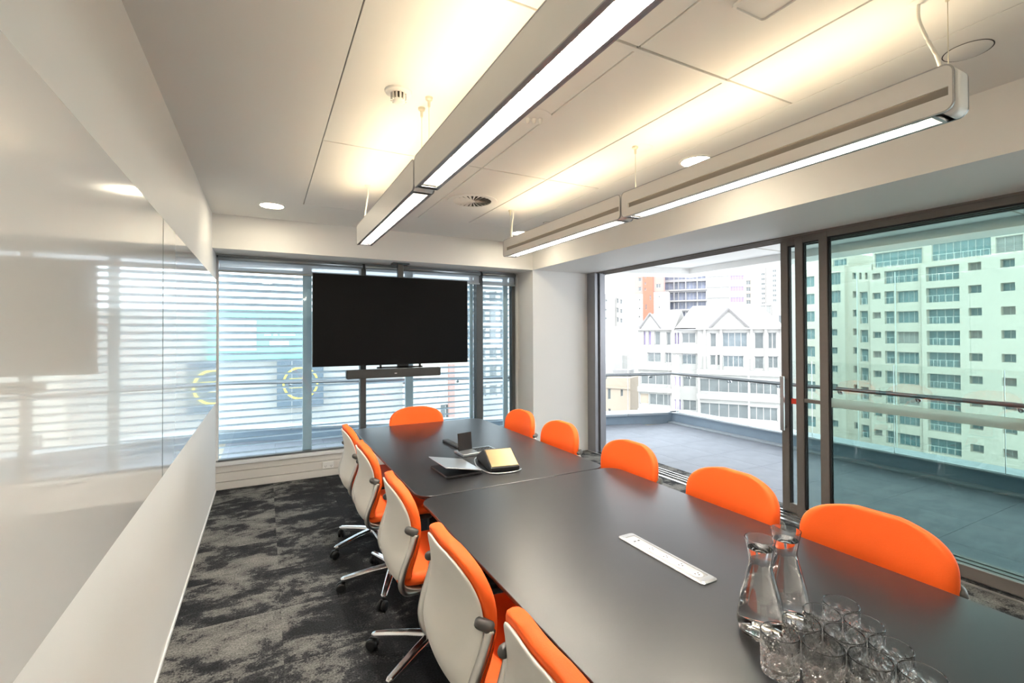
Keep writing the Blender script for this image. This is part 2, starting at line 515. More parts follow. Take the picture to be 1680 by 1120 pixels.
# ------------------------------------------------------------------ far window (window_1)
win = struct(thing('window_1', 'wide far window with slim grey mullions and blue tinted glass', 'window', (0, YW, 0)), None, None)
boxes('window_frame', [(XL, XC, .03, .10, 2.27, 2.297), (XL, XC, .03, .10, .266, .285), (2.845, 2.892, .02, .10, .266, 2.297)], M_wframe, win, bev=.002)
box('mullion', .94, 1.003, .0, .10, .266, 2.297, M_wframe, win, bev=.003)
box('mullion', 2.338, 2.425, .0, .10, .266, 2.297, M_wframe, win, bev=.003)
for a, b in ((XL + .02, .94), (1.003, 2.338), (2.425, 2.845)):
    box('glass_pane', a, b, .055, .063, .285, 2.27, M_pane_win, win)
boxes('reveal_trim', [(XL, XL + .02, .03, .10, .266, 2.297), (2.892, XC, -.01, .10, .266, 2.297)], M_sillw, win)
# outside louvre screen
lv = thing('louvre_screen', 'outdoor screen of thin tilted blue grey slats outside the far window', 'louvre screen', (0, YW + .13, .27))
for a, b in ((.364, .455), (1.477, 1.572), (2.30, 2.345)):
    box('post', a, b, .0, .03, 0, 2.02, M_post, lv, bev=.003)
box('post', 2.775, 2.84, .0, .03, 0, 2.02, M_post, lv, bev=.003)
bm = bmesh.new()
c, s = math.cos(math.radians(25)), math.sin(math.radians(25))
prof = [(-.03, .0018), (-.03, -.0018), (.03, -.0018), (.03, .0018)]
vs0 = [bm.verts.new((XL - .02, p[0] * c + p[1] * s, -p[0] * s + p[1] * c)) for p in prof]
vs1 = [bm.verts.new((XC - .03, p[0] * c + p[1] * s, -p[0] * s + p[1] * c)) for p in prof]
for k in range(4):
    bm.faces.new((vs0[k], vs0[(k + 1) % 4], vs1[(k + 1) % 4], vs1[k]))
bm.faces.new(vs0[::-1]); bm.faces.new(vs1)
sl = from_bm('slat', bm, M_slat, lv, (0, .07, .03))
for k in range(1, 28):
    share(sl, lv, (0, .07, .03 + .0725 * k))

# roller blinds drawn up under the head
for k, (a, b) in enumerate(((XL + .02, .955), (.985, 2.365), (2.40, 2.86))):
    lab = ['rolled-up sheer grey blind over the left bay of the far window', 'rolled-up sheer grey blind behind the television', 'rolled-up sheer grey blind over the narrow right bay of the window'][k]
    t = thing('roller_blind', lab, 'blind', (0, YW - .05, 2.13), 0, 'roller blinds on the far window')
    tube('roller_tube', [(a, 0, .128), (b, 0, .128)], .022, M_steel, t, 16)
    boxes('headrail', [(a, b, .018, .035, .105, .164)], M_steel, t, bev=.002)
    box('blind_fabric', a + .01, b - .01, .012, .014, .012, .115, M_blind, t)
    boxes('bottom_rail', [(a, b, .004, .022, -.006, .014)], M_steel, t, bev=.004)
    if k == 2:
        bm = bmesh.new()
        tube_bm(bm, smooth_path([(b + .010, -.05, .10), (b + .010, -.05, -.5), (b + .010, -.05, -1.02), (b + .010, -.065, -1.045), (b + .010, -.08, -1.02), (b + .010, -.085, -.5), (b + .010, -.085, .10)], 4), .0022, 6, up=Vector((1, 0, 0)))
        from_bm('control_chain', bm, M_cable, t, smooth=True)

# ------------------------------------------------------------------ sliding doors (door_1)
jamb = struct(boxes('trim_1', [(XD, XD + .045, YB - .16, YB + .3, -.05, ZB), (XD + .045, XD + .075, YB - .10, YB + .3, -.05, ZB), (XD + .075, XD + .13, YB - .17, YB + .3, -.05, ZB), (XD + .13, XO, YB - .08, YB + .3, -.05, ZB)], M_jamb, bev=.003), 'dark grey metal jamb beside the white column', 'door jamb')
box('latch_plate', XD + .056, XD + .066, YB - .103, YB - .10, .92, 1.22, M_steel, jamb)
tr = struct(boxes('trim_2', [(3.765, 3.775, YN, YB - .1, ZB - .014, ZB), (3.825, 3.835, YN, YB - .1, ZB - .014, ZB), (3.885, 3.895, YN, YB - .1, ZB - .014, ZB), (3.945, 3.955, YN, YB - .1, ZB - .014, ZB)], M_frame), 'dark head tracks of the sliding door under the soffit', 'track')
th = struct(box('trim_3', 3.72, 3.99, YN, YB, -.06, -.002, M_steel), 'metal threshold of the sliding door', 'threshold')
for xx in (3.80, 3.86, 3.92):
    box('floor_track', xx - .006, xx + .006, YN, YB - .1, -.002, .008, M_silver, th)
box('threshold_edge', 3.715, 3.745, YN, YB - .02, -.004, .004, M_silver, th)

def slider(n, label, X, y0, y1, mid=None, strip=None, handle=False, low=.012):
    d = struct(thing('door_%d' % n, label, 'sliding door', (X, 0, 0)), None, None)
    top = ZB - .004
    w = .062
    L = [(-.022, .022, y1 - w, y1, low, top), (-.022, .022, y0, y0 + w, low, top)]
    boxes('stile', L[:1], M_frame, d, bev=.003)
    boxes('stile', L[1:], M_frame, d, bev=.003)
    box('top_rail', -.022, .022, y0 + w, y1 - w, top - .055, top, M_frame, d, bev=.003)
    box('bottom_rail', -.022, .022, y0 + w, y1 - w, low, low + .075, M_frame, d, bev=.003)
    g = .012
    boxes('gasket', [(-.014, .014, y1 - w - g, y1 - w, low + .075, top - .055), (-.014, .014, y0 + w, y0 + w + g, low + .075, top - .055), (-.014, .014, y0 + w + g, y1 - w - g, top - .055 - g, top - .055)], M_gasket, d)
    box('glass_pane', -.004, .004, y0 + w + g, y1 - w - g, low + .075, top - .055 - g, M_pane_door, d)
    if mid:
        box('mid_rail', -.018, .018, y0 + w, y1 - w, mid, mid + .03, M_frame, d, bev=.003)
    if strip:
        box('frosted_strip', -.0075, -.0045, y0 + w + g, y1 - w - g, strip[0], strip[1], M_frost, d)
    if handle:
        h = box('pull_handle', -.075, -.055, y1 - .050, y1 - .018, .69, 1.145, M_silver, d, bev=.004)
        boxes('handle_mount', [(-.056, -.02, y1 - .042, y1 - .026, .71, .73), (-.056, -.02, y1 - .042, y1 - .026, 1.105, 1.125)], M_frame, h)
        box('red_marker', -.0065, -.0045, y1 - .118, y1 - .0745, .915, .96, M_red, d)
    return d
slider(1, 'outermost sliding glass door panel with a long steel pull handle', 3.92, .97, 2.503, handle=True)
slider(2, 'middle sliding glass door panel with a dark middle rail', 3.86, .94, 2.343, mid=.948)
slider(3, 'inner sliding glass door panel with a frosted safety strip', 3.80, .92, 2.122, strip=(.945, 1.015))
slider(4, 'glass door panel beyond the right picture edge', 3.80, -.98, .92)

# ------------------------------------------------------------------ writing boards on the left wall
for (a, b, lab) in ((2.643, 5.345, 'glossy white wall board nearest the far window'), (-.6, 2.631, 'large glossy white wall board in the near left foreground')):
    t = thing('whiteboard', lab, 'whiteboard', (XL, 0, .865), 0, 'wall boards')
    box('board_panel', .0005, .010, a, b, 0, 1.17, M_board, t, bev=.0012)
    boxes('edge_trim', [(.0005, .0104, b, b + .0105, 0, 1.17)], M_seam, t)

# ------------------------------------------------------------------ conference table
tb = thing('conference_table', 'long black conference table made of two rounded tops', 'table', (1.22, 2.1, 0))
def table_top(x0, x1, y0, y1):
    bm = bmesh.new()
    o = rrect(x0, x1, y0, y1, .085, 8)
    i = rrect(x0 + .022, x1 - .022, y0 + .022, y1 - .022, .07, 8)
    n = len(o)
    lv_ = [[bm.verts.new((p[0], p[1], z)) for p in q] for q, z in ((i, .703), (o, .719), (o, .728))]
    ins = [bm.verts.new((p[0], p[1], .73)) for p in rrect(x0 + .002, x1 - .002, y0 + .002, y1 - .002, .084, 8)]
    lv_.append(ins)
    for a, b in zip(lv_, lv_[1:]):
        for k in range(n):
            bm.faces.new((a[k], a[(k + 1) % n], b[(k + 1) % n], b[k]))
    bm.faces.new(lv_[0][::-1]); bm.faces.new(ins)
    return from_bm('table_top', bm, M_table, tb)
table_top(.648 - 1.22, 1.770 - 1.22, 2.192 - 2.1, 4.055 - 2.1)
table_top(.645 - 1.22, 1.806 - 1.22, .25 - 2.1, 2.184 - 2.1)
for yy in (-1.35, -.55, .6, 1.22):
    boxes('pedestal', [(-.17, .17, yy - .03, yy + .03, .03, .66)], M_black, tb, bev=.004)
    box('foot_plate', -.19, .19, yy - .16, yy + .16, .0005, .03, M_black, tb, bev=.006)
for xx in (-.40, .40):
    box('support_beam', xx - .03, xx + .03, -1.6, 1.75, .66, .7025, M_black, tb)
for yy in (-1.35, -.55, .6, 1.22):
    box('cross_beam', -.37, .37, yy - .03, yy + .03, .66, .7025, M_black, tb)

# ------------------------------------------------------------------ chairs
BP = [(-.212, .863), (-.205, .825), (-.196, .775), (-.187, .72), (-.186, .67), (-.197, .605), (-.212, .55), (-.214, .50), (-.19, .445), (-.13, .415), (-.05, .405)]
def back_profile(n):
    P = smooth_path([(p[0], 0, p[1]) for p in BP], 8)
    L = [0]
    for a, b in zip(P, P[1:]):
        L.append(L[-1] + (b - a).length)
    out = []
    for k in range(n + 1):
        s = L[-1] * (k / n)
        i = 0
        while i < len(L) - 2 and L[i + 1] < s:
            i += 1
        t = (s - L[i]) / max(1e-9, L[i + 1] - L[i])
        out.append((P[i].lerp(P[i + 1], t), s))
    return out
def half_w(s, part):
    # dome shaped top; the cushion rolls over the shell at the top, the shell carries on to the seat
    W, h, s0 = (.244, .150, 0.) if part == 'cushion' else (.2325, .150, .020)
    if s - s0 < h:
        u = min(1, max(0, 1 - (s - s0) / h))
        w = W * max(0.0, (1 - u ** 2.6)) ** (1 / 2.3)
    else:
        w = W
    if part == 'cushion':
        return w - .10 * max(0, s - .19)
    return w - .10 * max(0, s - .18)
def back_sheet(name, m, parent, off, grow, thick, s_max, n=26, mcol=12, sub=1):
    bm = bmesh.new()
    prof = [(p, s) for p, s in back_profile(n * 2) if (0 if grow == 'cushion' else .022) <= s <= s_max]
    rows = []
    for idx, (p, s) in enumerate(prof):
        w = max(half_w(s, grow), .06)
        q = prof[min(idx + 1, len(prof) - 1)][0] - prof[max(idx - 1, 0)][0]
        nrm = Vector((-q.z, 0, q.x)).normalized()      # towards the sitter
        if nrm.x < 0: nrm = -nrm
        row = []
        for j in range(mcol + 1):
            t = -1 + 2 * j / mcol
            curl = .034 * (w * t / .24) ** 2
            base = p + nrm * (off + curl)
            row.append(bm.verts.new((base.x, w * t, base.z)))
        rows.append(row)
    for a, b in zip(rows, rows[1:]):
        for j in range(mcol):
            bm.faces.new((a[j], a[j + 1], b[j + 1], b[j]))
    o = from_bm(name, bm, m, parent, smooth=True)
    md = o.modifiers.new('thick', 'SOLIDIFY'); md.thickness = thick; md.offset = 0
    if sub:
        md = o.modifiers.new('round', 'SUBSURF'); md.levels = sub; md.render_levels = sub
    return o

def make_chair():
    t = thing('office_chair', '', 'chair', (0, 0, 0), 0, 'orange office chairs around the conference table')
    back_sheet('back_shell', M_shell, t, -.002, 'shell', .009, .62)
    back_sheet('back_cushion', M_orange, t, .0235, 'cushion', .040, .40, n=20)
    # seat cushion
    bm = bmesh.new()
    rows = []
    for i in range(13):
        u = i / 12
        x = -.20 + .46 * u
        w = .225 * (1 - abs(2 * u - 1) ** 5 * .22)
        z = .462 + .012 * math.sin(PI * u) - .05 * max(0, u - .75) ** 2 * 8
        rows.append([bm.verts.new((x, w * (-1 + j / 5), z + .012 * (abs(-1 + j / 5)) ** 2)) for j in range(11)])
    for a, b in zip(rows, rows[1:]):
        for j in range(10):
            bm.faces.new((a[j], a[j + 1], b[j + 1], b[j]))
    o = from_bm('seat_cushion', bm, M_orange, t, smooth=True)
    md = o.modifiers.new('thick', 'SOLIDIFY'); md.thickness = .05; md.offset = 0
    md = o.modifiers.new('round', 'SUBSURF'); md.levels = 1; md.render_levels = 1
    box('seat_pan', -.10, .20, -.16, .16, .405, .435, M_conn, t, bev=.012)
    for sgn in (1, -1):
        path = smooth_path([(-.140, sgn * .242, .686), (-.160, sgn * .240, .62), (-.186, sgn * .234, .55), (-.196, sgn * .222, .49), (-.176, sgn * .204, .44), (-.11, sgn * .16, .412), (-.02, sgn * .12, .400), (.0, sgn * .05, .398)], 5)
        tube('frame_tube', path, .0135, M_tube, t, 10, 1.45, up=Vector((0, 1, 0)))
        bm = bmesh.new()
        tube_bm(bm, smooth_path([(-.176, sgn * .218, .702), (-.158, sgn * .234, .698), (-.134, sgn * .244, .686)], 4), [.010, .014, .016, .017, .017, .018, .018, .017, .012][:9], 12)
        from_bm('connector', bm, M_conn, t, smooth=True)
    lathe('gas_column', [(0, .40), (.038, .40), (.034, .36), (.025, .34), (.025, .20), (.031, .19), (.031, .10), (0, .10)], M_tube, t, 20)
    base = lathe('star_base', [(0, .055), (.034, .055), (.046, .075), (.044, .108), (.034, .122), (0, .122)], M_chrome, t, 24)
    arm0 = cas0 = None
    for k in range(5):
        a = 2 * PI * k / 5
        if arm0 is None:
            bm = bmesh.new()
            secs = [(.03, .025, .070, .118), (.12, .0225, .070, .110), (.22, .0205, .066, .097), (.285, .0185, .062, .087)]
            rings = []
            for (r, hw, z0, z1) in secs:
                pts = [(hw * .75, z0), (hw, z0 + .006), (hw, z1 - .008), (hw * .6, z1), (-hw * .6, z1), (-hw, z1 - .008), (-hw, z0 + .006), (-hw * .75, z0)]
                rings.append([bm.verts.new((r, p[0], p[1])) for p in pts])
            tip = []
            for (p) in [(.0155 * .5, .066), (.0155 * .6, .07), (.0155 * .6, .078), (.0155 * .3, .081), (-.0155 * .3, .081), (-.0155 * .6, .078), (-.0155 * .6, .07), (-.0155 * .5, .066)]:
                tip.append(bm.verts.new((.302, p[0], p[1])))
            rings.append(tip)
            for A, B in zip(rings, rings[1:]):
                for q in range(8):
                    bm.faces.new((A[q], A[(q + 1) % 8], B[(q + 1) % 8], B[q]))
            bm.faces.new(rings[0][::-1]); bm.faces.new(tip)
            arm0 = from_bm('base_arm', bm, M_chrome, base)
            md = arm0.modifiers.new('bevel', 'BEVEL'); md.width = .003; md.segments = 2
            bm = bmesh.new()
            lathe_bm(bm, [(0, .03), (.009, .03), (.009, .068), (0, .068)], 10)
            for s in (-1, 1):
                c0 = [bm.verts.new((.012 + .0275 * math.cos(2 * PI * q / 18), s * .006, .0278 + .0275 * math.sin(2 * PI * q / 18))) for q in range(18)]
                c1 = [bm.verts.new((.012 + .0275 * math.cos(2 * PI * q / 18), s * .018, .0278 + .0275 * math.sin(2 * PI * q / 18))) for q in range(18)]
                c2 = [bm.verts.new((.012 + .021 * math.cos(2 * PI * q / 18), s * .023, .0278 + .021 * math.sin(2 * PI * q / 18))) for q in range(18)]
                for A, B in ((c0, c1), (c1, c2)):
                    for q in range(18):
                        bm.faces.new((A[q], A[(q + 1) % 18], B[(q + 1) % 18], B[q]))
                bm.faces.new(c0); bm.faces.new(c2)
            bx(bm, -.012, .020, -.006, .006, .03, .06)
            cas0 = from_bm('caster', bm, M_black, base, (.288, 0, 0))
            arm, cas = arm0, cas0
        else:
            arm = share(arm0, base, (0, 0, 0), (0, 0, a))
            cas = share(cas0, base, (.288 * math.cos(a), .288 * math.sin(a), 0), (0, 0, a + random.uniform(-1.2, 1.2)))
    return t

chair0 = make_chair()
names_l = ['orange and cream office chair on the aisle side, nearest the far window', 'orange and cream office chair on the aisle side, second from the far window',
           'orange and cream office chair on the aisle side, middle of five', 'orange and cream office chair on the aisle side, second from the viewer',
           'orange and cream office chair on the aisle side, nearest the viewer']
names_r = ['orange office chair on the balcony side, farthest away by the white column corner', 'orange office chair on the balcony side in front of the white column',
           'orange office chair on the balcony side, middle of five, by the open doorway', 'orange office chair on the balcony side, second from the viewer, left of the glass doors',
           'orange office chair on the balcony side, the largest one, behind the carafes']
spots = []
for yc, a0, lab in zip((3.50, 2.90, 2.145, 1.44, .845), (203, 175, 144, 150, 175), names_l):
    spots.append((.697, yc, 0., a0, lab))
for yc, lab in zip((3.49, 2.89, 2.155, 1.47, .895), names_r):
    spots.append((1.755, yc, PI, 36 * (len(spots) % 2), lab))
spots.append((1.19, 3.955, -PI / 2, 20, 'orange office chair at the far head of the table below the television'))
for k, (x, yc, rz, a0, lab) in enumerate(spots):
    ch = chair0 if k == 0 else copy_tree(chair0, (0, 0, 0))
    ch.location = (x, yc, 0)
    ch.rotation_euler = (0, 0, rz + random.uniform(-.03, .03))
    ch['label'] = lab
    for c_ in ch.children:
        if c_.name.startswith('star_base'):
            c_.rotation_euler = (0, 0, math.radians(a0) - rz)

# ------------------------------------------------------------------ television and soundbar
tv = thing('television', 'large black flat television hung on a pole before the far window', 'television', (1.26, 5.10, 1.185))
box('tv_body', -.835, .835, .006, .05, .0, .945, M_black, tv, bev=.006)
box('screen', -.829, .829, .0, .008, .008, .939, M_screen, tv, bev=.001)
box('ceiling_pole', .04, .10, .07, .13, .50, ZB - 1.185, M_wframe, tv, bev=.004)
boxes('wall_bracket', [(-.25, .35, .05, .07, .25, .65), (-.02, .16, .05, .09, .30, .60)], M_black, tv)
box('mount_plate', -.02, .16, .04, .16, ZB - 1.185 - .012, ZB - 1.185, M_wframe, tv)
boxes('soundbar_bracket', [(-.17, -.15, .02, .04, -.040, .03), (.02, .14, .02, .05, -.040, .03), (.26, .28, .02, .04, -.040, .03), (-.20, .30, .02, .03, -.038, -.020)], M_black, tv)
sb = thing('soundbar', 'long dark grey soundbar mounted under the television', 'soundbar', (1.245, 5.055, 1.052))
box('soundbar_body', -.497, .497, .0, .075, .0, .092, mat('soundbar_grille', (.055, .055, .055), .7, var=.15, scale=300, bump=.2), sb, bev=.006)
box('logo_plate', -.012, .012, -.0015, .0, .038, .050, M_silver, sb)
box('end_cap', .497, .503, .004, .071, .004, .088, M_black, sb, bev=.002)
box('end_cap', -.503, -.497, .004, .071, .004, .088, M_black, sb, bev=.002)

# ------------------------------------------------------------------ pendant lights
PZ, PH, PW = 2.190, .150, .105
def pendant(label, X, y0, y1, groove, wires, cables):
    t = thing('pendant_light', label, 'light', (X, (y0 + y1) / 2, PZ), 0, 'linear pendant lights over the table')
    h = (y1 - y0) / 2 - .004
    out = rrect(-h, h, 0, PH, .028, 6)
    w = PW / 2
    inner = rrect(-h + .004, h - .004, .004, PH - .004, .025, 6)
    for sgn in (-1, 1):
        xa, xb = (w - .006, w) if sgn > 0 else (-w, -w + .006)
        if groove:
            # plate in four pieces around the long slot
            bmp = bmesh.new()
            lo = [p for p in inner if p[1] < PH / 2]; hi = [p for p in inner if p[1] > PH / 2]
            lo = sorted([p for p in lo if p[0] < 0], key=lambda p: -p[1]) + sorted([p for p in lo if p[0] > 0], key=lambda p: p[1])
            hi = sorted([p for p in hi if p[0] > 0], key=lambda p: p[1]) + sorted([p for p in hi if p[0] < 0], key=lambda p: -p[1])
            e0, e1 = (-h + .004), (h - .004)
            lo = [(e0, .050)] + lo + [(e1, .050)]; hi = [(e1, .078)] + hi + [(e0, .078)]
            for pg in (lo, hi, [(h - .06, .05), (e1, .05), (e1, .078), (h - .06, .078)], [(e0, .05), (-h + .014, .05), (-h + .014, .078), (e0, .078)]):
                A = [bmp.verts.new((xa, p[0], p[1])) for p in pg]; B = [bmp.verts.new((xb, p[0], p[1])) for p in pg]
                bmp.faces.new(A); bmp.faces.new(B[::-1])
                for q in range(len(pg)):
                    bmp.faces.new((A[q], A[(q + 1) % len(pg)], B[(q + 1) % len(pg)], B[q]))
            bmesh.ops.remove_doubles(bmp, verts=bmp.verts[:], dist=1e-5)
            from_bm('side_panel', bmp, M_hous, t)
        else:
            plate('side_panel', inner, [], xa, xb, M_hous, t, 'x')
        plate('side_rim', out, [inner], (w - .008) if sgn > 0 else (-w - .0012), (w + .0012) if sgn > 0 else (-w + .008), M_houstrim, t, 'x')
        if groove:
            box('side_groove', (w - .018) if sgn > 0 else (-w + .010), (w - .010) if sgn > 0 else (-w + .018), -h + .008, h - .008, .046, .082, M_groove, t)
    # rounded end caps
    for sgn in (-1, 1):
        pts = []
        for k in range(7):
            a = -PI / 2 + PI / 2 * k / 6
            pts.append((h - .028 + .028 * math.cos(a), .028 + .028 * math.sin(a)))
        for k in range(7):
            a = PI / 2 * k / 6
            pts.append((h - .028 + .028 * math.cos(a), PH - .028 + .028 * math.sin(a)))
        pts = [(h - .05, 0)] + pts + [(h - .05, PH)]
        bm = bmesh.new()
        vv = [[bm.verts.new((xx, sgn * p[0], p[1])) for p in pts] for xx in (-w + .006, w - .006)]
        for i in range(len(pts) - 1):
            bm.faces.new((vv[0][i], vv[0][i + 1], vv[1][i + 1], vv[1][i]))
        o = from_bm('end_cap', bm, M_hous, t, smooth=True)
        md = o.modifiers.new('thick', 'SOLIDIFY'); md.thickness = .004; md.offset = -1
    # lens frame
    plate('lens_frame', [(-w + .006, -h + .03), (w - .006, -h + .03), (w - .006, h - .03), (-w + .006, h - .03)], [[(-w + .017, -h + .06), (w - .017, -h + .06), (w - .017, h - .06), (-w + .017, h - .06)]], .0, .006, M_houstrim, t)
    boxes('reflector', [(-w + .014, -w + .017, -h + .05, h - .05, .004, .046), (w - .017, w - .014, -h + .05, h - .05, .004, .046), (-w + .017, w - .017, h - .06, h - .057, .004, .046), (-w + .017, w - .017, -h + .057, -h + .06, .004, .046)], M_louv, t)
    box('lamp_diffuser', -w + .017, w - .017, -h + .12, h - .12, .044, .048, M_ldown, t)
    b0 = None
    n = int((2 * h - .14) / .05)
    for k in range(n + 1):
        yy = -h + .07 + (2 * h - .14) * k / n
        if b0 is None:
            b0 = box('louvre_blade', -w + .017, w - .017, -.001, .001, .008, .030, M_louv, t, loc=(0, yy, 0))
        else:
            share(b0, t, (0, yy, 0))
    box('uplight_diffuser', -w + .014, w - .014, -h + .06, h - .06, PH - .006, PH - .003, M_lup, t)
    gt = .0182 if groove else .0062
    box('gear_tray', -w + gt, w - gt, -h + .03, h - .03, .055, .100, M_hous, t)
    for yy in wires:
        for dx in ((-.012, .012) if len(wires) > 0 else ()):
            pass
        zt = ZC - PZ
        tube('suspension_wire', [(0, yy, PH - .02), (0, yy, zt - .03)], .0013, M_wire, t, 6)
        lathe('wire_cup', [(0, zt - .045), (.006, zt - .045), (.007, zt - .018), (.016, zt - .012), (.018, zt - .0005), (0, zt - .0005)], M_wire, t, 14, loc=(0, yy, 0))
    for (yy, yt, xo) in cables:
        zt = ZC - PZ
        tube('power_cable', smooth_path([(0, yy, PH - .02), (.0, yy + .012, PH + .05), (xo * .4, yy * .5 + yt * .5 + .01, (PH + zt) / 2), (xo, yt, zt - .06), (xo, yt, zt - .0005)], 6), .0055, M_cable, t, 8)
        lathe('cable_rose', [(0, zt - .010), (.012, zt - .010), (.026, zt - .003), (.026, zt - .0005), (0, zt - .0005)], M_white, t, 18, loc=(xo, yt, 0))
    return t
YE0, YJ, YE1 = .645, 2.185, 3.755
pendant('left pendant light, far short-looking section near the window', .677, YJ, YE1, False, [-.74], [(.72, .60, .0)])
pendant('left pendant light, near section running out of the top of the picture', .677, YE0, YJ, False, [.70, -.70], [])
pendant('right pendant light, far section with a grooved side', 1.932, YJ, YE1, True, [.74], [(.70, .725, .02)])
pendant('right pendant light, near section with a thick cable at its end', 1.932, YE0, YJ, True, [.70, -.735], [(-.72, -.66, .0)])

# ------------------------------------------------------------------ ceiling fittings
def downlight(x, y, label):
    t = thing('downlight', label, 'light', (x, y, ZC), 0, 'round recessed ceiling lights')
    r = .098
    lathe('trim_ring', [(r - .010, -.001), (r - .008, -.006), (r, -.006), (r + .007, -.003), (r + .008, -.0002)], M_white, t, 40)
    lathe('light_disc', [(0, -.0035), (r - .010, -.0035), (r - .010, -.0005), (0, -.0005)], M_lspot, t, 40)
downlight(.055, 4.488, 'lit round downlight in the plaster ceiling at the far left')
downlight(2.462, 4.49, 'lit round downlight partly behind the right pendant far end')
downlight(2.442, 2.117, 'lit round downlight above the right pendant near its joint')
downlight(2.442, -.27, 'unseen downlight added behind the viewer on the right to brighten the near wall')  # extra fitting out of view, added to brighten the near end
downlight(.055, -.27, 'unseen downlight added behind the viewer on the left to brighten the near wall')  # second extra fitting out of view, added for the near left wall
def cover(x, y, r, label, ring=True):
    t = thing('cover_plate', label, 'cover plate', (x, y, ZC), 0)
    lathe('plate_disc', [(0, -.004), (r - .004, -.004), (r, -.001), (r, -.0002)], M_ceil, t, 36)
    if ring:
        lathe('shadow_ring', [(r, -.0004), (r, -.0012), (r + .004, -.0012), (r + .004, -.0004)], M_seam, t, 36)
cover(2.44, .80, .072, 'round flush plate in the ceiling beside the near end of the right pendant')
cover(2.47, 3.955, .038, 'small round flush plate in the ceiling above the right pendant')
cover(1.985, 2.115, .062, 'round white plate beside two wire cups of the right pendant', False)
# motion sensor with small sprinkler tips
t = thing('ceiling_sensor', 'round white ceiling sensor half hidden behind the left pendant', 'sensor', (1.215, 2.06, ZC))
lathe('sensor_base', [(0, -.006), (.070, -.006), (.084, -.003), (.086, -.0002)], M_white, t, 36)
for k in range(3):
    lathe('sensor_nib', [(0, -.034), (.006, -.032), (.010, -.020), (.012, -.006), (0, -.006)], M_white, t, 12, loc=(-.03 + .03 * k, .02 - .012 * k, 0))
# smoke detector
t = thing('smoke_detector', 'white smoke detector on the lit ceiling tile', 'smoke detector', (.538, 2.125, ZC))
lathe('detector_base', [(0, -.014), (.048, -.014), (.058, -.010), (.061, -.0002)], M_white, t, 36)
lathe('detector_chamber', [(0, -.04), (.028, -.04), (.032, -.014), (0, -.014)], M_dark, t, 24)
lathe('detector_cap', [(0, -.055), (.016, -.054), (.027, -.048), (.031, -.041), (0, -.040)], M_white, t, 30)
f0 = None
for k in range(12):
    a = 2 * PI * k / 12
    if f0 is None:
        f0 = box('detector_fin', .027, .036, -.004, .004, -.046, -.012, M_white, t)
    else:
        share(f0, t, (0, 0, 0), (0, 0, a))
# swirl air diffuser
t = thing('air_diffuser', 'round swirl air diffuser with radial blades in the ceiling', 'air vent', (1.518, 3.592, ZC))
plate('face_ring', disc(0, 0, .205, 56), [disc(0, 0, .156, 56)], -.007, -.0015, M_white, t)
lathe('dark_throat', [(0, -.0014), (.158, -.0014), (.158, -.0010), (0, -.0010)], M_dark, t, 40)
lathe('centre_hub', [(0, -.009), (.020, -.009), (.026, -.003), (.026, -.0015), (0, -.0015)], M_white, t, 20)
b0 = None
for k in range(24):
    a = 2 * PI * k / 24
    if b0 is None:
        bm = bmesh.new()
        P = [(.022, -.003, -.007), (.158, -.013, -.007), (.158, .007, -.0018), (.022, .003, -.0018)]
        v0 = [bm.verts.new(p) for p in P]; v1 = [bm.verts.new((p[0], p[1], p[2] - .0012)) for p in P]
        bm.faces.new(v0); bm.faces.new(v1[::-1])
        for q in range(4):
            bm.faces.new((v0[q], v0[(q + 1) % 4], v1[(q + 1) % 4], v1[q]))
        b0 = from_bm('vane', bm, M_white, t)
    else:
        share(b0, t, (0, 0, 0), (0, 0, a))
# access hatch rim at the top edge of the picture
t = thing('access_hatch', 'small white hatch rim in the ceiling at the top picture edge', 'hatch', (1.475, .985, ZC))
plate('hatch_rim', rrect(-.085, .085, -.075, .075, .02), [rrect(-.074, .074, -.064, .064, .014)], -.010, -.0012, M_white, t)
plate('hatch_lid', rrect(-.073, .073, -.063, .063, .013), [], -.004, -.0012, M_ceil, t)

# ------------------------------------------------------------------ wall outlet
t = thing('power_outlet', 'white double power outlet on the cream boards under the window', 'outlet', (.607, YW - .003, .119))
box('outlet_plate', -.058, .058, -.010, .0, -.037, .037, M_white, t, bev=.004)
for s in (-1, 1):
    box('switch_rocker', s * .028 - .007, s * .028 + .007, -.013, -.009, .012, .026, M_white, t, bev=.001)
    boxes('socket_slot', [(s * .028 - .009, s * .028 - .006, -.0105, -.0095, -.012, -.003), (s * .028 + .006, s * .028 + .009, -.0105, -.0095, -.012, -.003), (s * .028 - .0015, s * .028 + .0015, -.0105, -.0095, -.024, -.014)], M_dark, t)

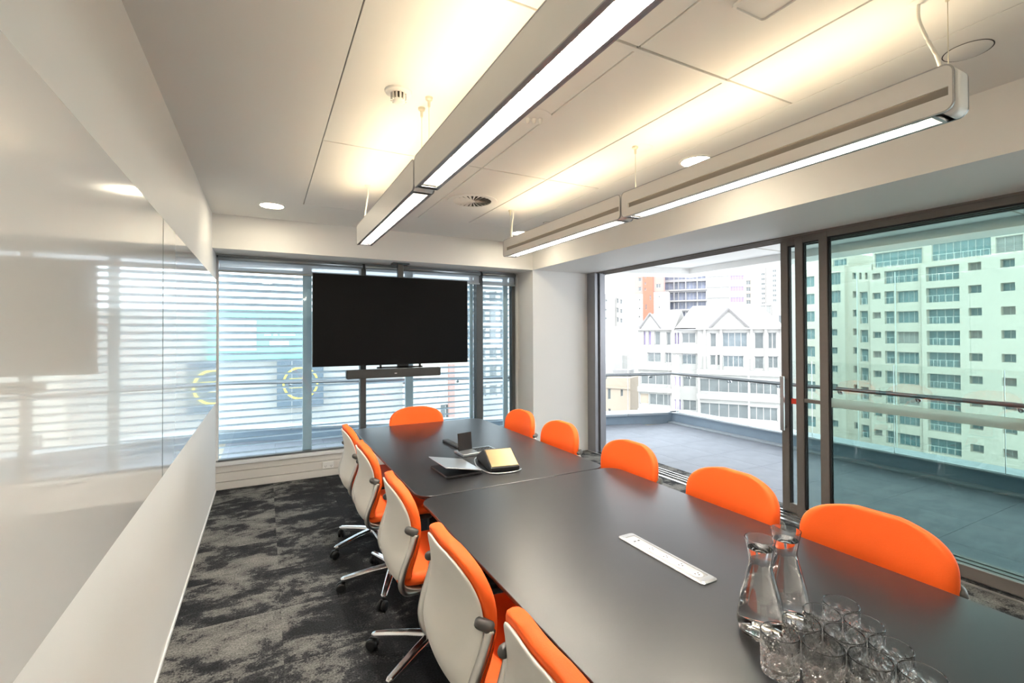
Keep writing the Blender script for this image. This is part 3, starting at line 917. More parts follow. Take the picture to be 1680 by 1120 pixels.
# ------------------------------------------------------------------ in-table power strips
def power_strip(x, y, rz, label):
    t = thing('power_strip', label, 'power strip', (x, y, .73), rz, 'metal power strips set into the table')
    bm = bmesh.new()
    o = rrect(-.036, .036, -.198, .198, .014, 5); i = rrect(-.030, .030, -.190, .190, .010, 5); hl = rrect(-.023, .023, -.170, .170, .003, 5)
    n = len(o)
    rings = [[bm.verts.new((p[0], p[1], z)) for p in q] for q, z in ((o, .0003), (o, .003), (i, .0068), (hl, .0068), (hl, .0008))]
    for a, b in zip(rings, rings[1:]):
        for k in range(n):
            bm.faces.new((a[k], a[(k + 1) % n], b[(k + 1) % n], b[k]))
    from_bm('strip_rim', bm, M_silver, t)
    box('socket_panel', -.0225, .0225, -.169, .169, .0006, .0042, M_sock, t)
    for k in range(4):
        yy = .055 - .067 * k
        lathe('socket', [(0, .0058), (.0155, .0058), (.0175, .0042), (0, .0042)], M_sock2, t, 22, loc=(0, yy, 0))
        boxes('socket_slot', [(-.0085, -.0045, yy + .001, yy + .0055, .0056, .0062), (.0045, .0085, yy + .001, yy + .0055, .0056, .0062), (-.002, .002, yy - .0095, yy - .0045, .0056, .0062)], M_dark, t)
    boxes('usb_port', [(-.014, -.004, .128, .134, .004, .0046), (.004, .014, .128, .134, .004, .0046)], M_dark, t)
power_strip(1.225, 1.216, 0, 'long metal power strip with four sockets set into the table middle')

# ------------------------------------------------------------------ glassware
def carafe_mesh():
    out = [(.036, 0.0), (.046, .002), (.0535, .010), (.0565, .028), (.0545, .055), (.0475, .095), (.0385, .130), (.031, .158), (.0275, .176), (.0265, .186), (.0285, .200), (.0325, .220), (.0368, .242)]
    inn = [(.0353, .242), (.031, .220), (.027, .200), (.025, .186), (.0258, .176), (.0293, .158), (.0368, .130), (.0458, .095), (.0528, .055), (.0545, .028), (.050, .0135), (.040, .0085), (0, .0075)]
    return [(0, 0.0015), (.03, .0012)] + out + inn
def carafe(x, y, label):
    t = thing('glass_carafe', label, 'carafe', (x, y, .7303), 0, 'water carafes on the table')
    lathe('carafe_glass', carafe_mesh(), M_glassware, t, 48)
    lathe('water', [(0, .0080), (.0398, .009), (.0497, .0140), (.0541, .0285), (.0524, .055), (.0454, .095), (.0364, .130), (.0289, .158), (.0254, .176), (.0246, .186), (.0266, .200), (.0300, .217), (0, .217)], M_water, t, 48)
carafe(1.135, .790, 'water-filled glass carafe on the left, in front of the other one')
carafe(1.246, .792, 'water-filled glass carafe standing just behind and right of the other')

bm = bmesh.new()
SEG, R_, HH = 60, .0405, .090
prof_rows = [(0.0, .0)] + [(.003 + .003 * k, 1) for k in range(20)] + [(.068, 0), (.078, 0), (.0885, 0)]
rings = []
for (z, cut) in prof_rows:
    ring = []
    for i in range(SEG):
        th_ = 2 * PI * i / SEG
        r = R_ * (.955 if z == 0 else (.985 + .015 * z / HH))
        if cut:
            a = (i / SEG * 10 + z / .0315) % 1.0
            b_ = (i / SEG * 10 - z / .0315) % 1.0
            g = max(0, 1 - abs(a - .5) * 6) + max(0, 1 - abs(b_ - .5) * 6)
            fine = .5 * max(0, 1 - abs(((a * 3) % 1) - .5) * 4)
            r -= .0030 * min(1.15, g) + .0005 * fine
        ring.append(bm.verts.new((r * math.cos(th_), r * math.sin(th_), z)))
    rings.append(ring)
top_in = []
for (r, z) in ((R_ - .0008, .0898), (R_ - .0020, .0898), (R_ - .0028, .0885), (R_ - .0042, .060), (R_ - .0055, .020), (R_ - .010, .0125)):
    rings.append([bm.verts.new((r * math.cos(2 * PI * i / SEG), r * math.sin(2 * PI * i / SEG), z)) for i in range(SEG)])
for a, b in zip(rings, rings[1:]):
    for i in range(SEG):
        bm.faces.new((a[i], a[(i + 1) % SEG], b[(i + 1) % SEG], b[i]))
bm.faces.new(rings[0][::-1]); bm.faces.new(rings[-1])
bm.faces.ensure_lookup_table()
for f_ in bm.faces:
    zc = f_.calc_center_median()
    if .003 < zc.z < .060 and math.hypot(zc.x, zc.y) > R_ - .0038 and abs(f_.normal.z) < .7:
        f_.material_index = 1
tum0 = from_bm('glass_tumbler', bm, M_glassware)
tum0.data.materials.append(M_cut)
RowsT = [(.680, [1.043 + .083 * k for k in range(4)]), (.608, [1.0845 + .083 * k for k in range(3)]), (.536, [1.126 + .083 * k for k in range(2)]), (.464, [1.1675])]
words = [['cut-glass tumbler at the left end of the back row of four, below the left carafe', 'cut-glass tumbler second from the left in the back row of four', 'cut-glass tumbler third from the left in the back row of four', 'cut-glass tumbler at the rear right end of the back row of four'],
         ['cut-glass tumbler at the left of the row of three', 'cut-glass tumbler in the middle of the row of three', 'cut-glass tumbler at the right of the row of three'],
         ['cut-glass tumbler at the left of the pair', 'cut-glass tumbler at the right of the pair'], ['single cut-glass tumbler at the bottom tip nearest the frame edge']]
firstT = True
for (yy, xs), ws in zip(RowsT, words):
    for xx, w_ in zip(xs, ws):
        o = tum0 if firstT else tum0.copy()
        if not firstT: COL.objects.link(o)
        firstT = False
        o.location = (xx, yy, .7303)
        o.rotation_euler = (0, 0, random.uniform(0, 6))
        tag(o, w_, 'glass', 'cut-glass tumblers in a triangle')

# ------------------------------------------------------------------ things on the far table half
# touch console: wedge with a gold mirror-like screen
cn = thing('touch_console', 'black wedge shaped touch console with gold reflecting screen', 'console', (1.215, 2.48, .7303), math.radians(-9))
def prism(name, sec, y0, y1, m, parent, bev=0.):
    bm = bmesh.new()
    a = [bm.verts.new((y0, p[0], p[1])) for p in sec]; b = [bm.verts.new((y1, p[0], p[1])) for p in sec]
    n = len(sec)
    for k in range(n):
        bm.faces.new((a[k], a[(k + 1) % n], b[(k + 1) % n], b[k]))
    bm.faces.new(a[::-1]); bm.faces.new(b)
    o = from_bm(name, bm, m, parent)
    if bev:
        md = o.modifiers.new('bevel', 'BEVEL'); md.width = bev; md.segments = 3
    return o
prism('console_body', [(-.105, .004), (-.112, .030), (.045, .098), (.062, .096), (.215, .024), (.215, .004)], -.085, .085, M_black, cn, .005)
# screen on the sloping front
sx = Vector((-.112, .030)); ex = Vector((.045, .098)); dd = (ex - sx).normalized(); nn = Vector((-dd.y, dd.x))
q0 = sx + dd * .008; q1 = ex - dd * .008
prism('console_screen', [tuple(q0), tuple(q0 + nn * .003), tuple(q1 + nn * .003), tuple(q1)], -.079, .079, M_gold, cn, .0012)
boxes('console_feet', [(-.06, .06, -.095, -.075, .0, .006), (-.06, .06, .12, .14, .0, .006)], M_black, cn)
tube('console_cable', smooth_path([(.060, .225, .02), (-.02, .245, .01), (-.09, .22, .006), (-.122, .09, .005), (-.118, -.02, .005), (-.09, -.11, .005), (-.02, -.135, .005), (.06, -.125, .005), (.10, -.09, .006)], 6), .0035, M_silver, cn, 8)
# laptop with lid barely open
lp = thing('laptop', 'thin silver laptop lying nearly closed on a black case', 'laptop', (.962, 2.53, .7303), math.radians(2))
box('laptop_base', -.105, .105, -.125, .125, .0003, .014, M_black, lp, bev=.004)
box('laptop_lid', -.215, .0, -.13, .14, .0, .005, M_silver, lp, bev=.002, loc=(.10, .0, .020), rot=(0, math.radians(11), 0))
# small black placard on a grey flat keypad, remote behind
pl = thing('keypad', 'flat grey keypad with a small upright black placard', 'keypad', (1.235, 2.865, .7303), math.radians(4))
box('keypad_body', -.13, .13, -.07, .07, .0003, .016, M_steel, pl, bev=.003)
k0 = None
for i in range(5):
    for j in range(3):
        if k0 is None:
            k0 = box('key', -.010, .010, -.010, .010, .016, .019, M_black, pl, loc=(.0, -.03, 0))
        else:
            share(k0, pl, (.0 + .025 * i, -.03 + .03 * j, 0))
box('placard', -.052, .052, -.004, .004, .0, .112, M_black, pl, bev=.001, loc=(-.062, .04, .016), rot=(math.radians(-6), 0, math.radians(8)))
rm = thing('remote_control', 'slim black remote lying behind the small placard', 'remote', (1.175, 3.14, .7303), math.radians(3))
box('remote_body', -.024, .024, -.14, .14, .0003, .014, M_black, rm, bev=.004)
boxes('remote_buttons', [(-.012 + .012 * i - .004, -.012 + .012 * i + .004, -.09 + .03 * j - .006, -.09 + .03 * j + .006, .014, .0155) for i in range(3) for j in range(5)], M_conn, rm)

# ------------------------------------------------------------------ the city outside
GZ = -25.0
struct(box('street_ground', -150, 260, -80, 260, GZ - 1, GZ, M_ground), 'pale street level far below the deck', 'ground')
W_white = mat('bldg_white', (.315, .31, .30), .8, var=.03, scale=.6)
W_cream = mat('bldg_cream', (.56, .515, .455), .8, var=.03, scale=.6)
W_beige = mat('bldg_beige', (.36, .305, .25), .85, var=.03, scale=.6)
W_orange = mat('bldg_orange', (.38, .125, .085), .85, var=.04, scale=.5)
W_pink = mat('bldg_pink', (.38, .22, .195), .85, var=.03, scale=.5)
W_grey = mat('bldg_grey', (.26, .26, .27), .85, var=.05, scale=.5)
W_roof = mat('bldg_roof_pale', (.33, .325, .315), .8, var=.03, scale=1)
W_trim_shade = mat('bldg_trim_shade', (.18, .175, .175), .8, var=.04)  # shaded underside of the gable overhangs painted in as a dark tone
P_grey = mat('bldg_glass_grey', (.12, .135, .14), .18, var=.35, scale=.9)
P_teal = mat('bldg_glass_teal', (.14, .23, .25), .15, var=.35, scale=.9)
P_purple = mat('bldg_glass_purple', (.22, .17, .34), .2, var=.2, scale=.9)
P_curt = mat('bldg_curtain', (.27, .275, .27), .8, var=.2, scale=2)
W_bar = mat('bldg_window_bar', (.42, .42, .415), .6, var=.03)

def building(name, label, P, e, group='city buildings beyond the deck', flip=True):
    """empty whose local x runs to the viewer's right along the facade, local y into the building"""
    ux = Vector((-e[0], -e[1])) if flip else Vector(e)
    t = thing(name, label, 'building', (P[0], P[1], GZ), math.atan2(ux.y, ux.x), group)
    return t
def facade(t, s0, s1, z0, z1, ops, m, depth=8., yoff=0., pane=P_grey, flip=True, name='wall', rec=.22, nm=1, solid=True):
    """wall with real window holes; ops: (s0,s1,z0,z1[,mullions[,pane material]])"""
    def X(a, b):
        return (-b, -a) if flip else (a, b)
    x0, x1 = X(s0, s1)
    O = []
    for o in ops:
        a, b = X(o[0], o[1])
        O.append((a, b, o[2], o[3], o[4] if len(o) > 4 else nm, o[5] if len(o) > 5 else pane))
    xs = sorted(set([x0, x1] + [v for o in O for v in o[:2]]))
    zs = sorted(set([z0, z1] + [v for o in O for v in o[2:4]]))
    bm = bmesh.new()
    vc = {}
    def V(x, z):
        k = (round(x, 4), round(z, 4))
        if k not in vc:
            vc[k] = bm.verts.new((x, yoff, z - GZ))
        return vc[k]
    for i in range(len(xs) - 1):
        for j in range(len(zs) - 1):
            xm, zm = (xs[i] + xs[i + 1]) / 2, (zs[j] + zs[j + 1]) / 2
            if any(o[0] < xm < o[1] and o[2] < zm < o[3] for o in O):
                continue
            bm.faces.new((V(xs[i], zs[j]), V(xs[i + 1], zs[j]), V(xs[i + 1], zs[j + 1]), V(xs[i], zs[j + 1])))
    for (a, b, c, d, _, _) in O:
        for (p, q) in (((a, c), (b, c)), ((b, c), (b, d)), ((b, d), (a, d)), ((a, d), (a, c))):
            vs = [bm.verts.new((p[0], yoff, p[1] - GZ)), bm.verts.new((q[0], yoff, q[1] - GZ)), bm.verts.new((q[0], yoff + rec, q[1] - GZ)), bm.verts.new((p[0], yoff + rec, p[1] - GZ))]
            bm.faces.new(vs)
    # closed body behind the facade skin
    Y0, Y1 = yoff + rec + .02, yoff + depth
    for q in (((x0, yoff, z0), (x0, Y1, z0), (x0, Y1, z1), (x0, yoff, z1)), ((x1, yoff, z0), (x1, Y1, z0), (x1, Y1, z1), (x1, yoff, z1)),
              ((x0, yoff, z1), (x1, yoff, z1), (x1, Y1, z1), (x0, Y1, z1)), ((x0, Y1, z0), (x1, Y1, z0), (x1, Y1, z1), (x0, Y1, z1)), ((x0, Y0, z0), (x1, Y0, z0), (x1, Y0, z1), (x0, Y0, z1))):
        bm.faces.new([bm.verts.new((p[0], p[1], p[2] - GZ)) for p in q])
    me = bpy.data.meshes.new(name); bm.to_mesh(me); bm.free(); me.materials.append(m)
    w = bpy.data.objects.new(name, me); link(w, t)
    for (a, b, c, d, n, pm) in O:
        fw = min(.07, (b - a) * .12)
        L = [(a, a + fw, yoff + rec - .10, yoff + rec - .02, c - GZ, d - GZ), (b - fw, b, yoff + rec - .10, yoff + rec - .02, c - GZ, d - GZ), (a, b, yoff + rec - .10, yoff + rec - .02, c - GZ, c - GZ + fw), (a, b, yoff + rec - .10, yoff + rec - .02, d - GZ - fw, d - GZ)]
        for k in range(1, n):
            xx = a + (b - a) * k / n
            L.append((xx - fw / 2, xx + fw / 2, yoff + rec - .10, yoff + rec - .02, c - GZ, d - GZ))
        wn = boxes('window', L, W_bar, t)
        box('pane', a, b, yoff + rec - .05, yoff + rec - .03, c - GZ, d - GZ, pm, wn)
    return w
def solid(t, name, s0, s1, y0, y1, z0, z1, m, flip=True):
    x0, x1 = (-s1, -s0) if flip else (s0, s1)
    return box(name, x0, x1, y0, y1, z0 - GZ, z1 - GZ, m, t)
def gable_roof(t, name, s0, s1, y0, y1, z0, z1, m, flip=True, ym=None):
    """ridge runs along local y"""
    x0, x1 = (-s1, -s0) if flip else (s0, s1)
    xm = (x0 + x1) / 2
    bm = bmesh.new()
    a = [bm.verts.new(p) for p in ((x0, y0, z0 - GZ), (x1, y0, z0 - GZ), (xm, y0, z1 - GZ))]
    b = [bm.verts.new(p) for p in ((x0, y1, z0 - GZ), (x1, y1, z0 - GZ), (xm, y1, z1 - GZ))]
    bm.faces.new(a); bm.faces.new(b[::-1])
    bm.faces.new((a[0], a[2], b[2], b[0])); bm.faces.new((a[1], b[1], b[2], a[2])); bm.faces.new((a[0], b[0], b[1], a[1]))
    return from_bm(name, bm, m, t)

# -- white house with twin gables
t = building('gabled_building', 'white apartment house with two pointed gables and ribbon windows behind the deck corner', (51.77, 38.36), (-.574, .819))
P_blue = mat('bldg_glass_bluegrey', (.13, .155, .17), .2, var=.4, scale=1.2)
facade(t, -4.5, 4.95, GZ, 2.1, [(2.76, 3.47, -.11, 1.65, 1), (-.73, 2.06, -.09, 1.71, 4, P_blue), (-2.5, -1.52, -.29, 1.7, 1), (-3.85, -2.95, -.28, 1.69, 2),
       (2.85, 3.49, -2.41, -1.11, 1), (2.36, 2.64, -2.39, -1.1, 1), (-.31, 2.01, -2.58, -1.15, 4, P_blue), (-2.48, -1.5, -2.72, -1.17, 1), (-4.0, -2.93, -2.6, -1.15, 2),
       (-.82, 4.75, -5.79, -4.1, 5), (-3.92, -.95, -5.78, -4.4, 4), (-.79, 4.72, -8.9, -7.15, 5), (-3.9, -.92, -8.93, -7.3, 4), (-3.9, 4.7, -12., -10.4, 8)], W_white, 10, pane=P_grey, rec=.35)
for zz in (-3.3, -6.4, -9.5):
    solid(t, 'balcony_band', -4.6, 5.05, -.35, 0, zz - .25, zz + .38, W_white)
solid(t, 'eave', -4.7, 5.1, -.45, .2, 2.08, 2.32, W_white)
for s in (-4.4, -2.72, -1.2, 2.2, 4.1):
    solid(t, 'pier', s - .14, s + .14, -.28, 0, -2.9, 2.08, W_white)
gable_roof(t, 'gable', -.95, 3.55, -.25, 5.5, 2.32, 4.60, W_roof)
bmx = bmesh.new()
for s0, s1 in ((-.95, 1.30), (3.55, 1.30)):
    a0, a1 = Vector((-s0, -.42, 2.36 - GZ)), Vector((-s1, -.42, 4.70 - GZ))
    tube_bm(bmx, [a0, a1], .22, 6)
from_bm('gable_trim', bmx, W_trim_shade, t)
# main roof: hipped, ridge parallel to the facade
bm = bmesh.new()
q = [(-7.6, -.3, 2.32), (4.75, -.3, 2.32), (4.75, 9.6, 2.32), (-7.6, 9.6, 2.32), (-6.0, 4.4, 5.35), (1.9, 4.4, 5.35)]
v = [bm.verts.new((p[0], p[1], p[2] - GZ)) for p in q]
for f in ((0, 1, 5, 4), (1, 2, 5), (2, 3, 4, 5), (3, 0, 4), (0, 3, 2, 1)):
    bm.faces.new([v[i] for i in f])
from_bm('roof', bm, W_roof, t)
# centre bay and left wing of the same house
facade(t, 4.95, 8.2, GZ, 2.05, [(5.25, 6.9, .35, 1.7, 2), (7.25, 7.45, .2, 1.7, 1, P_purple), (7.6, 7.8, .2, 1.7, 1, P_purple), (5.2, 6.9, -2.4, -1.05, 3, P_blue), (5.2, 6.85, -5.3, -4.0, 2), (7.1, 7.9, -5.3, -4.0, 3, P_purple), (5.2, 6.85, -8.4, -7.0, 2), (7.1, 7.9, -8.4, -7.0, 3, P_purple)], W_white, 9, yoff=.5, rec=.35)
solid(t, 'balcony_band', 4.95, 8.2, .1, .5, -.95, .2, W_white)
tg = t
t2 = building('house_wing', 'left wing', (46.88, 47.69), (-.5, .866))
facade(t2, -2.4, 2.35, GZ, 2.1, [(1.33, 1.58, .05, 1.95, 1, P_purple), (.58, .91, .05, 1.95, 1, P_purple), (-.65, .09, .05, 1.95, 1), (-2.0, -1.5, .05, 1.8, 1), (-.71, 1.1, -2.25, -.95, 2), (-2.1, -1.3, -2.3, -.95, 2),
        (-1.97, 2.04, -5.3, -3.75, 4), (-1.95, .89, -8.05, -6.5, 3), (.97, 2.2, -8.0, -6.55, 1, W_beige)], W_white, 8, rec=.3)
for zz in (-3.0, -6.0, -9.0):
    solid(t2, 'balcony_band', -2.45, 2.4, -.3, 0, zz - .3, zz + .35, W_white)
solid(t2, 'eave', -2.6, 2.5, -.4, .2, 2.08, 2.3, W_white)
gable_roof(t2, 'gable', -.9, 2.05, -.3, 6, 2.3, 4.3, W_roof)
bmx = bmesh.new()
for s0, s1 in ((-.9, .575), (2.05, .575)):
    tube_bm(bmx, [Vector((-s0, -.42, 2.34 - GZ)), Vector((-s1, -.42, 4.36 - GZ))], .14, 6)
from_bm('gable_trim', bmx, W_trim_shade, t2)
bm = bmesh.new()
q = [(-2.35, -.2, 2.3), (2.6, -.2, 2.3), (2.6, 8, 2.3), (-2.35, 8, 2.3), (-.8, 3.9, 4.9), (2.6, 3.9, 4.9)]
v = [bm.verts.new((p[0], p[1], p[2] - GZ)) for p in q]
for f in ((0, 1, 5, 4), (1, 2, 5), (2, 3, 4, 5), (3, 0, 4), (0, 3, 2, 1)):
    bm.faces.new([v[i] for i in f])
from_bm('roof', bm, W_roof, t2)
mg = Matrix.Translation(tg.location) @ Matrix.Rotation(tg.rotation_euler.z, 4, 'Z')
m2_ = Matrix.Translation(t2.location) @ Matrix.Rotation(t2.rotation_euler.z, 4, 'Z')
for c_ in list(t2.children):
    c_.parent = tg
    c_.matrix_parent_inverse = mg.inverted() @ m2_
bpy.data.objects.remove(t2)
# -- beige low building and its neighbours
t = building('beige_building', 'low beige rendered building at the left of the doorway view', (49.2, 58.9), (-.5, .866))
facade(t, -2.5, 6.5, GZ, -5.3, [(.67, 1.18, -8.84, -7.1, 1), (-1.34, -.94, -8.22, -7.1, 1), (.69, 1.09, -11.46, -10.3, 1), (3.0, 3.5, -8.6, -7.1, 1)], W_beige, 6)
solid(t, 'cornice', -2.6, 6.6, -.25, 0, -7.0, -6.75, W_beige)
solid(t, 'roof_plant', -1.8, 1.0, 2, 4, -5.3, -4.2, W_grey)
t = building('white_block', 'plain white block with tiny square windows left in the doorway view', (71.16, 86.91), (-.5, .866))
facade(t, -1.3, 8, GZ, 11.07, [(.55, 1., 9.14, 9.71, 1), (.71, 1.16, 7.01, 7.58, 1), (.71, 1.16, 5.01, 5.58, 1), (.61, 1.06, -.4, .31, 1)], W_white, 10)
facade(t, -3.0, -1.3, GZ, 10.2, [(-2.8, -2.3, 8.6, 9.6, 1), (-2.8, -2.3, 6.4, 7.4, 1), (-2.8, -2.3, 4.2, 5.2, 1), (-1.9, -1.5, 8.8, 9.9, 1), (-1.9, -1.5, 6.6, 7.7, 1), (-1.9, -1.5, 4.4, 5.5, 1)], W_white, 8, yoff=.8)
solid(t, 'lower_block', -5.5, 1.0, -3, 4, GZ, 3.4, W_white)
lathe('water_tank', [(0, 0), (2.6, 0), (2.6, 6.5), (2.3, 7.6), (1.4, 8.5), (0, 8.9)], W_white, t, 30, loc=(3.4, -9, 18.5))
# -- orange tower
t = building('orange_tower', 'salmon orange and white tower behind the gabled house', (93.6, 97.73), (-.643, .766))
facade(t, 1.37, 3.67, 12.73, 26, [(1.86, 2.68, 16.27, 17.3, 1), (1.87, 2.7, 13.57, 14.75, 1), (1.87, 2.7, 19.0, 20.2, 1)], W_pink, 6, yoff=.4)
facade(t, -1.35, 1.41, GZ, 26, [(-.71, -.39, 10.94, 12.28, 1), (.44, .76, 8.29, 9.8, 1), (.6, .95, 13.6, 14.3, 1), (.6, .95, 15.2, 15.9, 1), (.6, .95, 17, 17.7, 1)], W_orange, 7)
facade(t, -3.95, -1.39, 13.21, 26, [(-3.3, -2.02, 14.21, 15.37, 2), (-3.3, -2.02, 17.3, 18.5, 2)], W_pink, 6, yoff=.4)
facade(t, 1.42, 4.57, GZ, 12.73, [(2.2, 2.5, 10.9, 11.3, 1), (2.2, 2.5, 8.5, 8.9, 1), (2.3, 2.6, 6.2, 6.6, 1), (2.3, 2.6, 3.4, 3.8, 1)], W_white, 6, yoff=.3)
facade(t, -5.3, -1.36, GZ, 13.15, [(-3.0, -2.7, 11.6, 12, 1), (-3.0, -2.7, 8.6, 9.1, 1)], W_white, 6, yoff=.3)
# -- grey concrete balcony block
t = building('balcony_block', 'grey concrete block with deep open balconies', (105.84, 96.96), (-.643, .766))
ops = []
for (a, b) in ((14.38, 16.5), (11.3, 13.5), (8.7, 10.8), (5.8, 7.9), (17.2, 19.3)):
    ops += [(2.4, 5.0, a, b, 2), (1.2, 2.1, a, b, 1), (-.75, 1.0, a, b, 2), (-3.8, -1.05, a, b, 3), (-6.2, -4.1, a, b, 2)]
facade(t, -6.5, 5.25, GZ, 20.3, ops, W_grey, 9, rec=1.2, pane=mat('bldg_glass_blue', (.17, .19, .26), .2, var=.4, scale=.8))
for (a, b) in ((14.38, 16.5), (11.3, 13.5), (8.7, 10.8), (5.8, 7.9)):
    solid(t, 'balcony_slab', -6.5, 5.25, -.5, .1, a - .45, a - .1, W_white)
# -- white rounded office tower
t = building('office_tower', 'white office tower with horizontal bands of grey and violet windows', (128.74, 101.9), (-.707, .707))
ops = []
for (a, b) in ((18.5, 19.95), (15, 16.5), (11.5, 13.1), (8, 9.6), (22, 23.5)):
    ops += [(-2.06, 5.0, a, b, 6, P_curt), (-6.3, -2.42, a, b, 5, P_purple)]
facade(t, -6.6, 7.5, GZ, 25, ops, W_white, 12)
# -- tall white tower and brown slim tower
t = building('tall_tower', 'tall white residential tower at the right of the doorway view', (160.85, 107.65), (-.707, .707))
ops = []
for k in range(9):
    z = 23 - 1.76 * k
    ops += [(1.2, 2.4, z - .35, z + .45, 2)]
facade(t, .9, 4.6, GZ, 32, ops, W_white, 8)
ops = []
for k in range(10):
    z = 24 - 1.76 * k
    ops += [(-2.35, -1.15, z - .4, z + .5, 2), (-5.8, -4.4, z - .4, z + .5, 2)]
facade(t, -8.5, .88, GZ, 32, ops, W_white, 8, yoff=-.6)
t = building('slim_tower', 'slim tan tower between the two white towers', (145.18, 104.57), (-.707, .707))
facade(t, -1., .87, GZ, 20.4, [(-.8, .6, 18.2 - 2.2 * k, 19.6 - 2.2 * k, 2, P_grey) for k in range(7)], W_beige, 6)
# -- greenhouse lattice and white block to the right of the roof
t = building('glass_lattice', 'pale lattice glass roof structure beside the gabled roof', (69.51, 48.26), (-.643, .766))
ops = [(-1.75 + .8 * i, -1.05 + .8 * i, 3.4 - 2.8 * j, 6.0 - 2.8 * j, 1, P_curt) for i in range(5) for j in range(2)]
facade(t, -1.85, 2.3, GZ, 6.3, ops, W_white, 5, pane=P_curt)
facade(t, -6.5, -1.85, GZ, 6.25, [(-5.9, -5.0, 3, 4.4, 1), (-3.6, -2.7, 3, 4.4, 1)], W_white, 6, yoff=-.4)

# -- big cream apartment building behind the glass doors (facade parallel to the room)
t = building('apartment_block', 'large cream apartment building with many balconies seen through the green glass doors', (85, 0), (0, 1))
AP = 3.075
opsR, opsM, opsL, opsLL = [], [], [], []
rail_r, rail_m = [], []
for k in range(0, 11):
    dz = -AP * k
    opsR.append((29.07, 32.8, 9.0 + dz, 11.08 + dz, 4, P_teal)); rail_r.append((29.07, 32.8, 9.0 + dz))
    opsR.append((26.8, 28.16, 10.0 + dz, 11.07 + dz, 2, P_teal if k % 3 else P_curt))
    opsR.append((23.6, 24.96, 10.0 + dz, 11.08 + dz, 2, P_teal if (k + 1) % 3 else P_curt))
    opsR.append((19.6, 21.4, 10.0 + dz, 11.08 + dz, 2, P_teal))
    opsR.append((14.2, 17.6, 9.0 + dz, 11.08 + dz, 4, P_teal)); rail_r.append((14.2, 17.6, 9.0 + dz))
    if k == 0:
        opsM.append((33.9, 38.2, 9.2, 11.15, 5, P_teal)); rail_m.append((33.9, 38.2, 9.2))
    else:
        opsM.append((33.92, 36.64, 9.22 + dz, 10.98 + dz, 4, P_teal if k not in (3, 6, 9) else P_curt))
        opsM.append((36.95, 38.22, 9.15 + dz, 11.1 + dz, 1, P_teal)); rail_m.append((36.95, 38.22, 9.15 + dz))
    opsM.append((38.72, 39.86, 10.0 + dz, 11.0 + dz, 2, P_teal if k % 2 else P_curt))
    if k == 0:
        opsL += [(42.4, 42.95, 10.48, 11.55, 1, P_teal), (41.6, 41.95, 10.35, 11.4, 1, P_teal), (40.75, 41.08, 10.25, 11.3, 1, P_teal)]
    else:
        opsL += [(40.75, 41.9, 9.28 + dz, 11.33 + dz, 1, P_teal), (42.4, 42.95, 10.46 + dz, 11.56 + dz, 1, P_curt if k % 2 else P_teal)]
        rail_m.append((40.75, 41.9, 9.28 + dz))
    opsLL.append((44.36, 46.0, 9.75 + dz, 11.8 + dz, 3, P_teal)) if k < 2 else opsLL.append((44.95, 46.0, 10.4 + dz, 11.5 + dz, 2, P_teal))
    opsLL.append((48.6, 50.2, 9.75 + dz, 11.6 + dz, 2, P_teal))
facade(t, 8, 33.35, GZ, 11.7, opsR, W_cream, 14, rec=.9, name='right_wall')
facade(t, 33.35, 40.2, GZ, 11.6, opsM, W_cream, 14, yoff=.5, rec=.6, name='middle_wall')
facade(t, 40.2, 43.75, GZ, 12.6, opsL, W_cream, 14, yoff=1.0, rec=.5, name='left_wall')
facade(t, 43.75, 52, GZ, 12.85, opsLL, W_cream, 14, yoff=.2, rec=.4, name='wing_wall')
# penthouses
facade(t, 25.9, 33.3, 11.7, 14.9, [(26.0, 32.3, 11.9, 14.4, 8, P_teal)], W_cream, 8, yoff=.6, rec=.3, name='penthouse_wall')
facade(t, 10, 25.9, 11.7, 14.7, [(23.0, 25.55, 12.0, 14.1, 3, P_curt), (12, 21, 12.0, 14.1, 8, P_teal)], W_cream, 8, yoff=.6, rec=.3, name='penthouse_wall')
facade(t, 33.4, 40.1, 11.6, 14.8, [(33.7, 39.8, 11.9, 14.2, 6, P_teal)], W_cream, 8, yoff=1.2, rec=.3, name='penthouse_wall')
facade(t, 43.75, 50, 12.85, 15, [(43.9, 46.0, 13.0, 14.1, 2, P_teal)], W_cream, 8, yoff=1.2, rec=.3, name='penthouse_wall')
M_rail = mat('bldg_rail', (.62, .66, .64), .4, var=.02)
def rails(L, yo):
    for (a, b, z) in L:
        bmr = bmesh.new()
        bx(bmr, -b, -a, yo, yo + .04, z + .95 - GZ, z + 1.0 - GZ)
        for q in range(int((b - a) / .9) + 2):
            xx = -b + (b - a) * q / (int((b - a) / .9) + 1)
            bx(bmr, xx - .02, xx + .02, yo, yo + .04, z - GZ, z + .95 - GZ)
        from_bm('balcony_rail', bmr, M_rail, t)
rails(rail_r, .05); rails(rail_m, .55)
rails([(26.0, 32.3, 11.75), (33.7, 39.8, 11.65), (43.8, 46, 12.9)], .15)
for s in (36.72, 41.98):
    solid(t, 'drain_pipe', s - .05, s + .05, .3, .42, GZ, 10.9, M_rail)

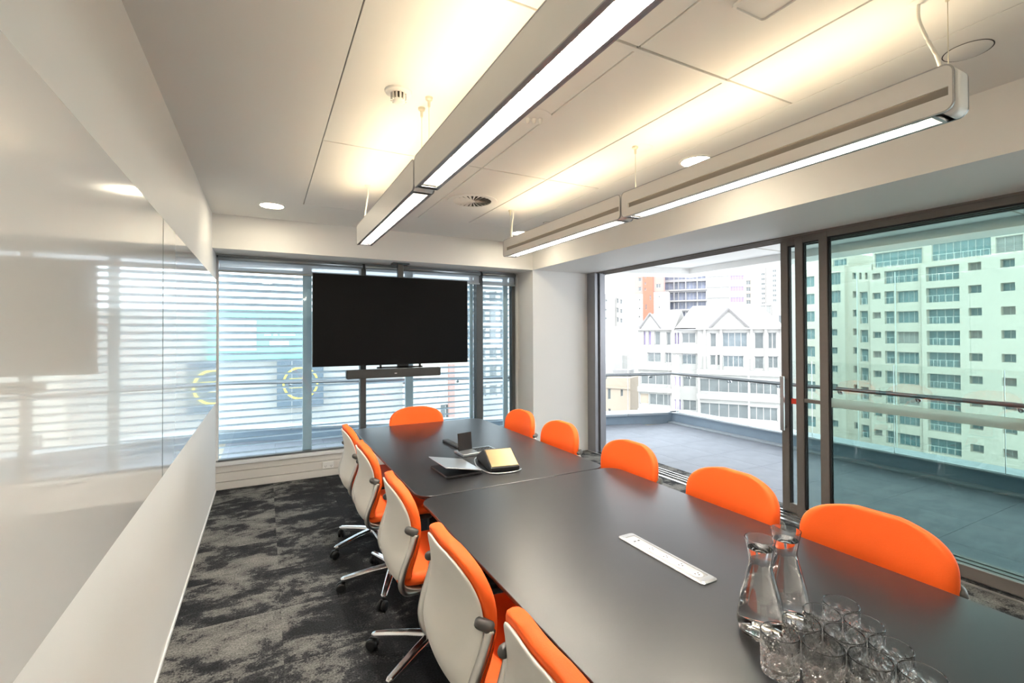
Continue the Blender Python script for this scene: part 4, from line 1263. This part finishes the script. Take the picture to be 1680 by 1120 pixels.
# -- street beyond the far window: pale building with green billboard and dark sign
t = building('billboard_building', 'pale low building across the street behind the louvres', (0, 46), (1, 0), flip=False)
facade(t, -30, 12, GZ, 3.6, [(-26 + 4.2 * k, -24 + 4.2 * k, -9, -7, 2) for k in range(8)] + [(6.2, 8.2, -9, -7, 2)], W_white, 10, flip=False)
facade(t, 12, 19, GZ, -1.0, [(13, 14.2, -7, -5.4, 2), (15.5, 16.7, -7, -5.4, 2)], W_cream, 10, flip=False, yoff=-1)
facade(t, 19.2, 32, GZ, 7.5, [(19.6 + 1.35 * i, 20.5 + 1.35 * i, 5.2 - 2.1 * j, 6.4 - 2.1 * j, 1) for i in range(8) for j in range(6)], W_white, 10, flip=False, yoff=2)
solid(t, 'pink_pier', 16.3, 16.9, -1.4, -1.0, -8, -1.4, W_pink, False)
Gb = mat('billboard_green', (.18, .45, .345), .6, var=.03, scale=.5)
bb = thing('billboard', 'wide green billboard with a white panel seen through the louvre slats', 'billboard', (0, 45.6, -.5))
box('board_face', -8.5, 3.3, 0, .2, 0, 4.25, Gb, bb)
box('white_panel', -3.32, -.58, -.04, 0, .75, 3.46, W_white, bb)
for (a, b, z) in ((.0, .5, 2.0), (.7, 1.0, 2.0), (1.2, 2.4, 2.0), (.4, 1.9, 1.2)):
    box('pale_lettering_bar', a, b, -.04, 0, z, z + .35, mat('billboard_pale', (.62, .85, .76), .6), bb)
Yl = mat('sign_yellow', (.85, .66, .08), .6, var=.02)
sg = thing('round_logo_sign', 'dark square sign with a yellow ring seen through the louvre slats', 'sign', (2.8, 44.9, -4.75))
box('sign_face', -1.85, 1.85, 0, .25, 0, 4.2, mat('sign_dark', (.07, .10, .13), .6, var=.08, scale=1), sg, bev=.05)
bm = bmesh.new()
plate_bm(bm, disc(0, 0, 1.42, 48), [disc(0, 0, 1.27, 48)], 0, .05)
o = from_bm('yellow_ring', bm, Yl, sg, (0, 0, 2.15), rot=(PI / 2, 0, 0))
for (a, b, z) in ((-.9, .9, 2.45), (-.9, .3, 1.75)):
    box('yellow_bar', a, b, -.05, 0, z, z + .13, Yl, sg)
